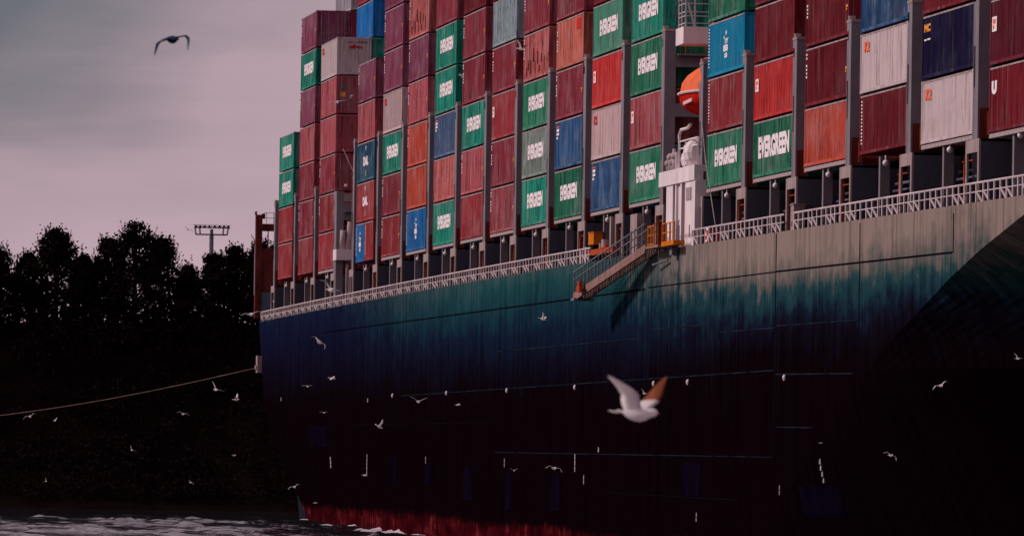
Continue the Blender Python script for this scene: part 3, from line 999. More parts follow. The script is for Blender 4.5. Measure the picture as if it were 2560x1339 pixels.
# ------------------------------------------------------------------ containers
CH = 2.65
CW = 2.44


def make_container_meshes(L):
    hx, hy = L / 2, CW / 2
    f = MB()
    for sx_ in (-1, 1):
        for sy in (-1, 1):
            x0, x1 = sorted((sx_ * hx, sx_ * (hx - .15)))
            y0, y1 = sorted((sy * hy, sy * (hy - .13)))
            f.box(x0, x1, y0, y1, .12, CH - .12, 0)
            xa, xb_ = sorted((sx_ * (hx + .004), sx_ * (hx - .18)))
            ya, yb = sorted((sy * (hy + .004), sy * (hy - .16)))
            f.box(xa, xb_, ya, yb, 0, .12, 0)
            f.box(xa, xb_, ya, yb, CH - .12, CH, 0)
    for sy in (-1, 1):
        y0, y1 = sorted((sy * (hy - .002), sy * (hy - .07)))
        f.box(-hx + .18, hx - .18, y0, y1, .02, .16, 0)
        f.box(-hx + .18, hx - .18, y0, y1, CH - .10, CH - .03, 1)  # top rail paler than the box: caught light put into the colour
    for sx_ in (-1, 1):
        x0, x1 = sorted((sx_ * (hx - .002), sx_ * (hx - .08)))
        f.box(x0, x1, -hy + .16, hy - .16, .02, .17, 0)
        f.box(x0, x1, -hy + .16, hy - .16, CH - .13, CH - .01, 0)
    fme = f.mesh('frame', [M['paint_red'], M['edge_pale']])
    # corrugated side: trapezoid waves, in the plane y = 0 facing -y
    n = round((L - .34) / .278)
    p = (L - .34) / n
    pts = []
    for i in range(n):
        x = -hx + .17 + i * p
        pts += [(x, .055), (x + p * .25, .055), (x + p * .5, 0.0), (x + p * .75, 0.0)]
    pts.append((hx - .17, .055))
    s = MB()
    vs_ = []
    for (x, y) in pts:
        vs_ += [(x, y, .155), (x, y, CH - .095)]
    s.add(vs_, [(2 * i, 2 * i + 2, 2 * i + 3, 2 * i + 1) for i in range(len(pts) - 1)])
    sme = s.mesh('side_panel', [M['paint_red']])
    # corrugated end wall facing +x in plane x = 0
    n = 8
    p = (CW - .28) / n
    pts = []
    for i in range(n):
        y = -hy + .14 + i * p
        pts += [(-.04, y), (-.04, y + p * .25), (0, y + p * .5), (0, y + p * .75)]
    pts.append((-.04, hy - .14))
    e_ = MB()
    vs_ = []
    for (x, y) in pts:
        vs_ += [(x, y, .165), (x, y, CH - .125)]
    e_.add(vs_, [(2 * i, 2 * i + 2, 2 * i + 3, 2 * i + 1) for i in range(len(pts) - 1)])
    eme = e_.mesh('end_panel', [M['paint_red']])
    r = MB()
    r.box(-hx + .1, hx - .1, -hy + .05, hy - .05, CH - .06, CH - .04)
    rme = r.mesh('roof_panel', [M['paint_red']])
    b = MB()
    b.box(-hx + .1, hx - .1, -hy + .06, hy - .06, .05, .10)
    bme = b.mesh('floor_panel', [M['paint_red']])
    return fme, sme, eme, rme, bme


CM = {40: make_container_meshes(LEN), 20: make_container_meshes(6.02)}


def text_mesh(txt, height, width, bold=0.03, slant=0.0, align='CENTER', font_gap=1.0):
    cu = bpy.data.curves.new('lettering', 'FONT')
    cu.body = txt
    cu.align_x = 'CENTER'
    cu.align_y = 'CENTER'
    cu.size = 1.0
    cu.offset = bold
    cu.extrude = 0.004
    cu.resolution_u = 3
    cu.space_character = font_gap
    cu.space_line = 0.8
    cu.shear = slant
    o_ = bpy.data.objects.new('lettering', cu)
    C.objects.link(o_)
    bpy.context.view_layer.update()
    dg = bpy.context.evaluated_depsgraph_get()
    me = bpy.data.meshes.new_from_object(o_.evaluated_get(dg))
    bpy.data.objects.remove(o_)
    xs = [v.co.x for v in me.vertices]
    ys_ = [v.co.y for v in me.vertices]
    sx_, sy = width / (max(xs) - min(xs)), height / (max(ys_) - min(ys_))
    cx, cy = (max(xs) + min(xs)) / 2, (max(ys_) + min(ys_)) / 2
    for v in me.vertices:
        v.co = ((v.co.x - cx) * sx_, -v.co.z, (v.co.y - cy) * sy)
    me.update()
    me.materials.clear()
    return me


def poly_mesh(polys, name='emblem'):
    """flat marks in the x-z plane, 6 mm thick"""
    mb = MB()
    for p in polys:
        n = len(p)
        mb.add([(x, -.004, z) for x, z in p] + [(x, .004, z) for x, z in p],
               [tuple(range(n)), tuple(reversed(range(n, 2 * n)))] + [(i, n + i, n + (i + 1) % n, (i + 1) % n) for i in range(n)])
    return mb.mesh(name)


def rect(x0, x1, z0, z1, sh=0.0):
    return [(x0, z0), (x1, z0), (x1 + sh, z1), (x0 + sh, z1)]


TX = {
    'E': text_mesh('EVERGREEN', .84, 7.4, .055),
    'EB': text_mesh('EVERGREEN', 1.05, 9.5, .055),
    'blk': text_mesh('DAL', .62, 3.4, .06),
    'red': text_mesh('aba', .34, .95, .10),
    'rtxt': text_mesh('HAUL REEFER', .10, 1.55, .01),
    'k2': text_mesh('K2', .46, 1.45, .05),
    'ww': text_mesh('MC', .34, 1.5, .05),
    'U': text_mesh('U', .55, 1.1, .10),
    'S8': text_mesh('8B', .34, 1.6, .05),
    'S5': text_mesh('S', .24, 1.0, .05),
    'S3': text_mesh('IY', .26, 1.2, .04),
    'GE': text_mesh('tex', .30, 1.5, .05),
}
ticks = []
for i in range(7):
    if i not in (2,):
        ticks.append(rect(-.16 + .04 * (i % 3), .16, .9 - i * .17, .9 - i * .17 + .10))
EM_T = poly_mesh(ticks, 'id_code')
ticks2 = []
for i in range(13):
    ticks2.append(rect(-.12 - .05 * (i % 2), .14, 1.0 - i * .155, 1.0 - i * .155 + .075))
EM_L = poly_mesh(ticks2, 'vertical_lettering')
EM_D = poly_mesh([[(-.2, .52), (0, .38), (.2, .52), (0, .66)], rect(-.75, -.45, .26, .36)], 'emblem')
EM_SL = poly_mesh([[(-.12, .75), (.12, .75), (.42, 1.02), (.10, 1.06)], [(.10, -1.0), (.3, -.95), (.5, -.62), (.36, -.60)]], 'slash_marks')
EM_SQ = poly_mesh([rect(-.85, .85, -.28, .28)], 'square_patch')
EM_RT = poly_mesh([rect(-.5, .5, -.3, .3)], 'white_panel')
EM_RTI = poly_mesh([rect(-.3, .3, .02, .2), rect(-.3, .0, -.2, -.04)], 'panel_print')
EM_FLAG = poly_mesh([rect(-.5, .55, .10, .26, .06), rect(-.5, .55, -.10, .04, .06), rect(-.5, .1, -.30, -.18)], 'emblem')
EM_DASH = poly_mesh([rect(-.7, -.2, 0, .07), rect(.0, .7, .01, .08)], 'dash_marks')
DR = []
for i in range(9):
    x = -4.6 + i * 1.05 + random.uniform(-.3, .3)
    z = random.uniform(-.95, .1) if i % 2 else -.95
    hgt = random.uniform(.35, .85)
    wd = random.uniform(.12, .3)
    DR.append([(x - wd, z), (x + wd, z + .03), (x + wd * .8, z + hgt), (x - wd * .5, z + hgt * .9)])
EM_DR = poly_mesh(DR, 'rust_streak')


def slots(o_, mat):
    o_.material_slots[0].link = 'OBJECT'
    o_.material_slots[0].material = mat


ORD = ['first', 'second', 'third', 'fourth', 'fifth', 'sixth', 'seventh', 'eighth', 'ninth', 'tenth', 'eleventh', 'twelfth', 'thirteenth', 'fourteenth', 'fifteenth', 'sixteenth', 'seventeenth', 'eighteenth', 'nineteenth']


def decal(root, me, name, mat, x, z, L, y=-.006):
    o_ = place(me, name, root, (x, -CW / 2 + y, z))
    if len(me.materials) == 0:
        me.materials.append(mat)
    o_.material_slots[0].link = 'OBJECT'
    o_.material_slots[0].material = mat
    if name in ('id_code', 'vertical_lettering', 'dash_marks', 'rust_streak', 'slash_marks', 'panel_print', 'emblem'):
        o_['kind'] = 'stuff'
    return o_


def container(x0, z0, z1, col, mark='', label='', row=0, size=40):
    L = LEN if size == 40 else 6.02
    fme, sme, eme, rme, bme = CM[size]
    y0 = row * 2.5
    t = thing('shipping_container', label, 'shipping container', (x0 + L / 2, y0 + CW / 2, z0), 0, 'containers stacked on the ship')
    t.scale = (1, 1, (z1 - z0) / CH)
    mat = M['paint_' + col]
    o_ = place(fme, 'frame', t)
    slots(o_, mat)
    for sy in (0, 1):
        o_ = place(sme, 'side_panel', t, (0, (-CW / 2 + .008) * (1 if sy == 0 else -1), 0))
        o_.rotation_euler = (0, 0, math.pi * sy)
        slots(o_, mat)
    for sy in (0, 1):
        o_ = place(eme, 'end_panel', t, ((L / 2 - .012) * (1 if sy == 0 else -1), 0, 0))
        o_.rotation_euler = (0, 0, math.pi * sy)
        slots(o_, mat)
    slots(place(rme, 'roof_panel', t), mat)
    slots(place(bme, 'floor_panel', t), mat)
    W_, zc = M['lettering_white'], CH * .5
    if row:
        return t
    if mark == 'E':
        decal(t, TX['E'], 'lettering', W_, .55, zc + .06, L)
    elif mark == 'EB':
        decal(t, TX['EB'], 'lettering', W_, .4, zc + .05, L)
    elif mark == 'K':
        decal(t, TX['blk'], 'lettering', W_, .2, zc + .02, L)
        decal(t, EM_SL, 'slash_marks', W_, 0, zc, L)
    elif mark == 'C':
        decal(t, EM_D, 'emblem', W_, .1, zc + .1, L)
        decal(t, TX['S3'], 'lettering', W_, .35, zc + .22, L)
        decal(t, TX['S8'], 'lettering', W_, .0, zc - .12, L)
        decal(t, TX['S5'], 'lettering', W_, .1, zc - .48, L)
        decal(t, EM_L, 'vertical_lettering', W_, -L / 2 + .45, zc, L)
    elif mark == 'k2':
        decal(t, TX['k2'], 'lettering', M['lettering_orange'], -L / 2 + 1.75, CH * .77, L)
    elif mark == 'mc':
        decal(t, TX['ww'], 'lettering', M['lettering_yellow'], -L / 2 + 1.3, CH * .80, L)
        decal(t, EM_DASH, 'dash_marks', W_, -L / 2 + 1.3, CH * .60, L)
    elif mark == 'U':
        decal(t, TX['U'], 'lettering', W_, -L / 2 + 1.15, CH * .68, L)
    elif mark == 'P':
        decal(t, EM_RT, 'white_panel', W_, -L / 2 + 1.0, CH * .62, L)
        decal(t, EM_RTI, 'panel_print', M['lettering_orange'], -L / 2 + 1.0, CH * .62, L, -.014)
    elif mark == 'F':
        decal(t, EM_FLAG, 'emblem', W_, -L / 2 + 1.3, CH * .74, L)
        decal(t, EM_DASH, 'dash_marks', M['lettering_orange'], -L / 2 + 1.3, CH * .86, L)
    elif mark == 'R':
        decal(t, TX['k2'], 'lettering', M['lettering_red'], -L / 2 + 1.6, CH * .78, L)
    elif mark == 'sq':
        decal(t, EM_SQ, 'square_patch', M['lettering_red'], L / 2 - 2.3, CH * .80, L)
        decal(t, EM_T, 'id_code', W_, -L / 2 + .5, zc - .2, L)
    elif mark == 'dr':
        decal(t, EM_DR, 'rust_streak', M['rust_steel'], 0, zc - .05, L)
        decal(t, EM_T, 'id_code', W_, -L / 2 + .4, zc + .1, L)
    elif mark == 'L':
        decal(t, EM_L, 'vertical_lettering', W_, -L / 2 + .65, zc, L)
    elif mark == 'T':
        decal(t, EM_T, 'id_code', W_, -L / 2 + .42, zc + .1, L)
        decal(t, EM_RTI, 'panel_print', M['lettering_yellow'], L / 2 - .5, zc - .1, L).scale = (.7, 1, .6)
    return t


MDESC = {'E': 'with white block lettering', 'EB': 'with very large white block lettering', 'K': 'with white square logo and slashes', 'C': 'with small white emblem',
         'k2': 'with orange mark', 'mc': 'with yellow mark', 'U': 'with white corner letter', 'P': 'with white corner panel', 'F': 'with white corner emblem',
         'R': 'with red corner mark', 'sq': 'with dark red square', 'dr': 'with rust drips', 'L': 'with white vertical lettering', 'T': 'with white code marks', '': ''}
STACKS = [   # bottom to top
    [('red', ''), ('red', ''), ('teal', 'E'), ('teal', 'E')],
    [('red', ''), ('maroon', 'T'), ('maroon', ''), ('dusty', ''), ('purple', 'T'), ('teal', 'E'), ('purple', 'T')],
    [('red', ''), ('red', 'T'), ('maroon', 'T'), ('dusty', ''), ('dusty', ''), ('white', 'R')],
    [None, ('red', 'K'), ('tealblue', 'K'), ('dusty', ''), ('purple', 'T')],
    [('red', 'T'), ('maroon', 'T'), ('teal', 'E'), ('pink', 'R'), ('purple', 'T'), ('purple', 'T'), ('purple', '')],
    [('azure', 'C'), ('orange', ''), ('orange', 'T'), ('dusty', 'T'), ('purple', 'T'), ('salmon', 'dr'), ('maroon', '')],
    [('teal', 'E'), ('salmon', ''), ('slate', 'F'), ('teal', 'E'), ('teal', 'E'), ('maroon', '')],
    [('red', ''), ('dusty', 'T'), ('teal', 'E'), ('maroon', 'T'), ('maroon', 'T'), ('darkred', '')],
    [('dusty', 'T'), ('maroon', 'T'), ('red', 'P'), ('maroon', 'T'), ('paleblue', ''), ('maroon', '')],
    [('teal', 'E'), ('greygreen', 'E'), ('green', 'E'), ('salmon', 'dr'), ('maroon', 'T')],
    [('green', 'E'), ('blue', 'F'), ('maroon', 'T'), ('apricot', 'sq'), ('maroon', '')],
    [('blue', 'F'), ('pink', 'R'), ('bright', 'P'), ('palegreen', 'E'), ('darkred', '')],
    [('green', 'E'), ('dusty', 'P'), ('green', 'E'), ('teal', 'E'), ('maroon', '')],
    [('green', 'E'), ('red', 'L'), ('cyan', 'C'), ('green', '')],
    [('green', 'EB'), ('bright', 'P'), ('darkred', ''), ('darkmaroon', '')],
    [('orange', ''), ('darkred', 'T'), ('darkred', 'T'), ('darkmaroon', '')],
    [('darkred', 'L'), ('white', 'k2'), ('blue', '')],
    [('white', 'k2'), ('navy', 'mc'), ('darkred', '')],
    [('darkred', 'U'), ('darkmaroon', 'P'), ('darkmaroon', '')],
]
BAR = MB().tube([(0, 0, .2), (0, 0, CH - .15)], .022, 6).box(-.03, .05, -.04, .04, .55, .62).box(-.02, .06, -.02, .16, .98, 1.04).box(-.03, .05, -.04, .04, CH - .6, CH - .53).mesh('locking_bar', [M['edge_pale']])
GAP = 0.075
for b, st in enumerate(STACKS):
    lv = tier_levels(b)
    for k, spec in enumerate(st):
        if spec is None:
            container(BX[b], lv[k], lv[k + 1] - GAP, 'azure', 'C', 'short azure blue container, left half of the bottom tier, fourth stack from left', 0, 20)
            container(BX[b] + 6.17, lv[k], lv[k + 1] - GAP, 'red', 'L', 'short dark red container beside the short azure one at the fourth stack bottom', 0, 20)
            continue
        col, mk = spec
        tier = ['bottom', 'second', 'third', 'fourth', 'fifth', 'sixth', 'seventh'][k]
        desc = PAL[col][1] + ' container ' + MDESC[mk]
        lab = f"{desc.strip()}, {tier} {'tier' if k == 0 else 'up'}, {ORD[b]} stack from left"
        t = container(BX[b], lv[k], lv[k + 1] - GAP, col, mk, lab)
        if (b == 1 and k == 6) or (b == 2 and k in (0, 1, 2, 4)) or b == 0:
            for q in (-.85, -.32, .32, .85):
                place(BAR, 'locking_bar', t, (LEN / 2 + .03, q, 0))
        if b == 2 and k == 5:
            o = place(TX['red'], 'end_emblem', t, (LEN / 2 + .008, .1, CH * .74))
            o.rotation_euler = (0, 0, math.pi / 2)
            if not TX['red'].materials:
                TX['red'].materials.append(M['lettering_red'])
            o = place(TX['rtxt'], 'end_lettering', t, (LEN / 2 + .008, .2, CH * .87))
            o.rotation_euler = (0, 0, math.pi / 2)
            if not TX['rtxt'].materials:
                TX['rtxt'].materials.append(M['lettering_dark'])
        if b == 2 and k == 4:
            for me_, mt_, y_, z_ in ((EM_RT, 'lettering_yellow', -.75, .50), (EM_RT, 'palette_green', -.72, .72), (EM_RTI, 'lettering_white', -.15, .45)):
                if mt_ == 'palette_green':
                    simple('palette_green', (0.06, 0.2, 0.12))
                o = place(me_, 'end_sticker', t, (LEN / 2 + .012, y_, CH * z_))
                if not me_.materials:
                    me_.materials.append(M['lettering_white'])
                o.material_slots[0].link = 'OBJECT'
                o.material_slots[0].material = M[mt_]
                o.rotation_euler = (0, 0, math.pi / 2)
                o.scale = (.36, 1, .55)
# second row inboard, where the lower outer stacks leave it in view
ROW2 = {1: ['maroon'] * 7 + ['grey'], 2: ['maroon'] * 5 + ['teal', 'azure', 'maroon']}
for b, cols in ROW2.items():
    lv = tier_levels(b)
    for k, col in enumerate(cols):
        nm = ['bottom', 'second', 'third', 'fourth', 'fifth', 'sixth', 'seventh', 'eighth'][k]
        container(BX[b], lv[k], lv[k + 1] - GAP, col, '', f"{PAL[col][1]} container one row inboard, {nm} tier, behind the {ORD[b]} stack from left", 1)

# ------------------------------------------------------------------ water at the ship's side
fo = MB()
nx, ny = 260, 10
vs_ = []
for i in range(nx + 1):
    x = 12 + 150 * i / nx
    yb = YS + hull_in(max(x, 14), .1) - (0 if x > 14 else (14 - x) * .05)
    for j in range(ny + 1):
        s = j / ny
        y = yb + .3 - s * 3.4
        hgt = max(0, mnoise.noise(Vector((x * .35, y * .9, 1.7))) * .26 + .03) * (1 - s) ** .6 + .10 * max(0, mnoise.noise(Vector((x * .11, 4.2, 0)))) * (1 - s)
        hgt += .08 * mnoise.noise(Vector((x * 2.1, y * 2.3, 0)))
        vs_.append((x, y, hgt * 1.25 - .16 + .14 * min(1, max(0, (x - 36) / 30)) * (1 - s)))
fo.add(vs_, [(i * (ny + 1) + j, (i + 1) * (ny + 1) + j, (i + 1) * (ny + 1) + j + 1, i * (ny + 1) + j + 1) for i in range(nx) for j in range(ny)])
o = fo.build('wake_foam', M['foam_white'], smooth=True)
o['kind'] = 'stuff'
o['label'] = 'pale churned foam along the red waterline of the hull'

# towing line
rp = MB()
pa, pb = Vector((-11.6, -1.0, 11.35)), Vector((-46, -25, 6.7))
rp.tube([pa.lerp(pb, i / 14) + Vector((0, 0, -.5 * math.sin(math.pi * i / 14))) for i in range(15)], .028, 6)
tag(rp.build('towing_line', M['rope_tan']), 'thin pale towing line running from the stern out to the left over the water', 'rope')

# ------------------------------------------------------------------ trees, bushes, light mast
leafq = [(-.5, -.5), (.5, -.5), (.5, .5), (-.5, .5)]


def leaf(vl, fl_, c, s, rng):
    n = Vector((rng.gauss(0, 1), rng.gauss(0, 1), rng.gauss(0, 1)))
    if n.length < .01:
        n = Vector((1, 0, 0))
    n.normalize()
    a = n.orthogonal().normalized()
    b = n.cross(a)
    t = rng.uniform(0, 6.28)
    a, b = a * math.cos(t) + b * math.sin(t), b * math.cos(t) - a * math.sin(t)
    i = len(vl)
    vl += [c - a * s * .5, c + b * s * .32, c + a * s * .5, c - b * s * .32]
    fl_.append((i, i + 1, i + 2, i + 3))


def make_tree(x, y, zg, top, hw, label, seed, mat, dens=1.0):
    rng = random.Random(seed)
    t = thing('leafy_tree', label, 'tree', (x, y, zg), 0, 'trees on the far bank')
    H = top - zg
    tk = MB()
    tk.tube([(0, 0, -.3), (.05, .04, H * .3), (.02, -.05, H * .62), (0, 0, H * .85)], [hw * .09 + .06, hw * .07 + .05, hw * .045 + .03, .03], 7)
    limbs = []
    for i in range(9):
        a = rng.uniform(0, 6.28)
        z0 = H * rng.uniform(.18, .6)
        r = hw * rng.uniform(.5, .85)
        e_ = Vector((r * math.cos(a), r * math.sin(a), min(H * .92, z0 + H * rng.uniform(.15, .4))))
        limbs.append(e_)
        tk.tube([(0, 0, z0), (e_.x * .5, e_.y * .5, z0 + (e_.z - z0) * .4), e_], [.09, .06, .025], 5)
    tk.build('trunk', M['bark'], t)
    vl, fl_ = [], []
    ncl = int(150 * dens)
    for i in range(ncl):
        zt = rng.random() ** .8
        zc = H * (.06 + .86 * zt)
        env = hw * 1.12 * (math.sin(math.pi * min(1, max(0, (.36 + .62 * zt)))) ** .6)
        a = rng.uniform(0, 6.28)
        rr = env * math.sqrt(rng.random()) * .95
        c_ = Vector((rr * math.cos(a), rr * math.sin(a), zc))
        cs = rng.uniform(.28, .62) * (hw / 2.4) ** .5
        for k in range(int(46 * dens)):
            p = c_ + Vector((rng.gauss(0, cs * .6), rng.gauss(0, cs * .6), rng.gauss(0, cs * .5)))
            leaf(vl, fl_, p, rng.uniform(.20, .40), rng)
    for i in range(int(34 * dens)):       # upright shoots that make the ragged outline
        zt = rng.uniform(.45, 1)
        env = hw * (math.sin(math.pi * min(1, .18 + .78 * zt)) ** .55)
        a = rng.uniform(0, 6.28)
        p0 = Vector((env * .9 * math.cos(a), env * .9 * math.sin(a), H * (.12 + .8 * zt)))
        ln = rng.uniform(.5, 1.15)
        lean = Vector((math.cos(a) * .3, math.sin(a) * .3, 1)).normalized()
        for k in range(16):
            s = k / 15
            p = p0 + lean * ln * s + Vector((rng.gauss(0, .09), rng.gauss(0, .09), 0)) * (1.3 - s)
            leaf(vl, fl_, p, rng.uniform(.12, .24), rng)
    cr = MB()
    cr.add(vl, fl_)
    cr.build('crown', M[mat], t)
    return t


TR = [(-84, -24.5, 22.6, 2.6, 'dark bushy tree outside the left edge of the tree line'),
      (-80, -20.6, 22.0, 2.1, 'low dark tree cut by the left picture edge'),
      (-79, -17.4, 22.1, 1.9, 'small rounded tree second from the left end of the line'),
      (-81, -14.7, 21.7, 1.7, 'low shoulder tree left of the second tallest crown'),
      (-79, -12.5, 24.0, 2.4, 'second tallest rounded tree, left of the broadest crown'),
      (-82, -10.0, 21.7, 1.6, 'low tree filling the notch left of the broadest crown'),
      (-80, -8.0, 23.3, 1.9, 'left shoulder of the broadest dark crown'),
      (-78, -5.9, 24.6, 2.9, 'tallest and broadest dark tree on the bank'),
      (-82, -3.4, 23.4, 1.9, 'right shoulder tree beside the tallest crown'),
      (-80, -1.2, 20.9, 1.3, 'smallest tree in the low notch left of the light mast'),
      (-79, .9, 21.9, 1.5, 'young tree at the foot of the light mast'),
      (-81, 2.9, 22.8, 1.8, 'tree just right of the light mast'),
      (-79, 5.0, 23.2, 2.0, 'dark tree beside the stern of the ship'),
      (-82, 8.2, 23.4, 2.4, 'dark tree partly hidden behind the stern frame'),
      (-84, 12.0, 23.0, 2.4, 'dark tree hidden behind the ship near its stern'),
      (-88, -27.5, 23.0, 2.6, 'leftmost dark tree beyond the picture edge')]
for i, (x, y, top, hw, lab) in enumerate(TR):
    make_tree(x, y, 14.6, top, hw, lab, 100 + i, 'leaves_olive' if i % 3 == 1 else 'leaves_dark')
vl, fl_ = [], []
rng = random.Random(5)
for i in range(1500):
    y = rng.uniform(-38, 20)
    u = rng.random()
    x = -61 - 22 * u
    z = interp([(60, 0.3), (63, 1.2), (68, 4.2), (72, 8.5), (76, 12.5), (80, 15.0), (90, 15.8)], -x) + rng.uniform(0, 1.2) + (rng.uniform(0, 2.9) if u > .6 else 0)
    cs = rng.uniform(.4, .9)
    for k in range(34):
        leaf(vl, fl_, Vector((x + rng.gauss(0, cs), y + rng.gauss(0, cs), z + rng.gauss(0, cs * .6))), rng.uniform(.2, .42), rng)
ub = MB()
ub.add(vl, fl_)
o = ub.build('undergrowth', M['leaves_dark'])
o['kind'] = 'stuff'
o['label'] = 'dark bushes covering the bank below the trees'

lm = thing('light_mast', 'tall grey floodlight mast with a wide lamp frame rising behind the trees', 'light mast', (-278, 16, 15.2))
MB().tube([(0, 0, 0), (0, 0, 12.9)], [.34, .23], 12).build('pole', M['mast_grey'], lm)
MB().tube([(0, 0, 12.9), (0, 0, 13.5)], [.23, .16], 12).ball((0, 0, 13.5), .2, 10, 6).build('pole_head', M['mast_grey'], lm)
fr = MB()
for xx in (-.55, .55):
    fr.bar((xx, -1.7, 13.05), (xx, 1.7, 13.05), .1, .12)
    fr.bar((xx, -1.85, 13.85), (xx, 1.85, 13.85), .09, .1)
    for y0, y1 in ((-1.7, -1.82), (-1.25, -1.3), (1.25, 1.3), (1.7, 1.82)):
        fr.bar((xx, y0, 13.05), (xx, y1, 13.85), .07, .07)
for y in (-1.7, -.6, .6, 1.7):
    fr.bar((-.55, y, 13.05), (.55, y, 13.05), .08, .08)
fr.build('lamp_frame', M['mast_dark'], lm)
for i, y in enumerate((-1.75, -1.3, -.8, -.3, .3, .8, 1.3, 1.75)):
    MB().box(.45, .85, y - .19, y + .19, 13.72, 13.84).box(.55, .75, y - .1, y + .1, 13.84, 14.02).build('floodlight', M['mast_dark'], lm)
hb = MB()
hb.bar((.55, -2.05, 14.05), (.55, 2.05, 14.05), .05, .05)
for y in (-1.9, -1, 0, 1, 1.9):
    hb.bar((.55, y, 13.85), (.55, y, 14.05), .04, .04)
hb.build('top_rail', M['mast_dark'], lm)


# ------------------------------------------------------------------ gulls
def gull_mesh(name, inner, outer, sweep=0.10, l2=None, span=1.0, mats=None, chord=1.0, far=None, tuck=1.0, legs=False):
    """one continuous body, head to +x; inner / outer = angles of the arm and hand of each wing above the horizontal"""
    mb = MB()
    prof_ = [(-.215, .008, .0), (-.19, .040, .002), (-.15, .030, .0), (-.10, .045, -.004), (-.04, .062, -.010), (.03, .068, -.012), (.09, .058, -.006), (.135, .043, .004), (.165, .040, .012), (.19, .036, .014), (.212, .020, .012), (.225, .010, .010)]
    n = 10
    vs_ = []
    for (x, r, zc) in prof_:
        flat = .35 if x < -.14 else 1.0
        wid = 1.5 if x < -.16 else 1.0
        for k in range(n):
            t = 2 * math.pi * k / n
            vs_.append((x, r * wid * math.cos(t), zc + r * flat * math.sin(t)))
    fs_ = []
    for i in range(len(prof_) - 1):
        for k in range(n):
            k2 = (k + 1) % n
            fs_.append((i * n + k, (i + 1) * n + k, (i + 1) * n + k2, i * n + k2))
    fs_.append(tuple(range(n)))
    mb.add(vs_, fs_, 0)
    # beak
    mb.add([(.218, -.008, .014), (.218, .008, .014), (.218, 0, -.002), (.262, 0, .002)], [(0, 3, 1), (1, 3, 2), (2, 3, 0)], 3)
    poses = [(inner, outer), l2 or (inner, outer)]
    for side, (ia, oa) in zip((-1, 1), poses):
        st_ = []
        y = .035
        z = .018
        x = .055
        L1, L2 = .20 * span, .285 * span * tuck
        N1, N2 = 4, 7
        for i in range(N1 + N2 + 1):
            if i <= N1:
                s = i / N1
                py, pz = y + L1 * s * math.cos(ia), z + L1 * s * math.sin(ia)
                px = x + .035 * s
                ch = .135 + .012 * math.sin(math.pi * s)
            else:
                s = (i - N1) / N2
                bend = ia + (oa - ia) * min(1, s * 2.2)
                st_p = st_[-1][0]
                py, pz = st_p.y + L2 / N2 * math.cos(bend), st_p.z + L2 / N2 * math.sin(bend)
                px = x + .035 - sweep * (0.1 if far is not None and side > 0 else 1.0) * s ** 1.4
                ch = .137 * (1 - s) ** .75 + .012
            st_.append((Vector((px, py, pz)), ch, 0 if i <= N1 else s))
        rows = []
        vs_ = []
        mi = []
        for (p, ch, s) in st_:
            th = .012 * (1 - s) + .003
            for (u, hgt) in ((0, 0), (.25, 1), (.6, .7), (1, 0), (.6, -.45), (.25, -.7)):
                vs_.append((p.x - u * ch * chord + .02, side * p.y, p.z + hgt * th - .25 * u * ch * .2))
        m6 = 6
        for i in range(len(st_) - 1):
            for k in range(m6):
                k2 = (k + 1) % m6
                q = (i * m6 + k, i * m6 + k2, (i + 1) * m6 + k2, (i + 1) * m6 + k)
                upper = k in (0, 1, 2)
                tip = st_[i][2] > .78
                matid = 2 if tip else (1 if upper and i > 0 else 0)
                if far is not None and side > 0:
                    matid = far if i > 3 else 0
                elif far is not None:
                    matid = 0
                mb.add([vs_[j] for j in q], [(0, 1, 2, 3) if side > 0 else (3, 2, 1, 0)], matid)
        mb.add([vs_[(len(st_) - 1) * m6 + k] for k in range(m6)], [tuple(range(m6))], 2)
    # tail fan
    mb.add([(-.17, -.028, .004), (-.17, .028, .004), (-.275, .062, -.004), (-.275, -.062, -.004), (-.17, -.028, -.006), (-.17, .028, -.006), (-.275, .062, -.008), (-.275, -.062, -.008)],
           [(0, 1, 2, 3), (7, 6, 5, 4), (0, 4, 5, 1), (1, 5, 6, 2), (2, 6, 7, 3), (3, 7, 4, 0)], 0)
    me = mb.mesh(name, [M[q] for q in (mats or ('gull_white', 'gull_grey', 'gull_black', 'gull_beak'))], smooth=True)
    bm = bmesh.new()
    bm.from_mesh(me)
    bmesh.ops.remove_doubles(bm, verts=bm.verts, dist=.0005)
    bm.to_mesh(me)
    bm.free()
    return me


GM = {
    'glide': gull_mesh('gull_gliding', R(12), R(-14), .14),
    'flat': gull_mesh('gull_flat', R(4), R(-4), .10),
    'up': gull_mesh('gull_wings_up', R(48), R(30), .10),
    'vee': gull_mesh('gull_wings_vee', R(30), R(22), .12),
    'down': gull_mesh('gull_wings_down', R(8), R(-48), .16),
    'arch': gull_mesh('gull_arched', R(22), R(-38), .12),
    'bank': gull_mesh('gull_banking', R(30), R(-10), .12, (R(12), R(-20))),
}


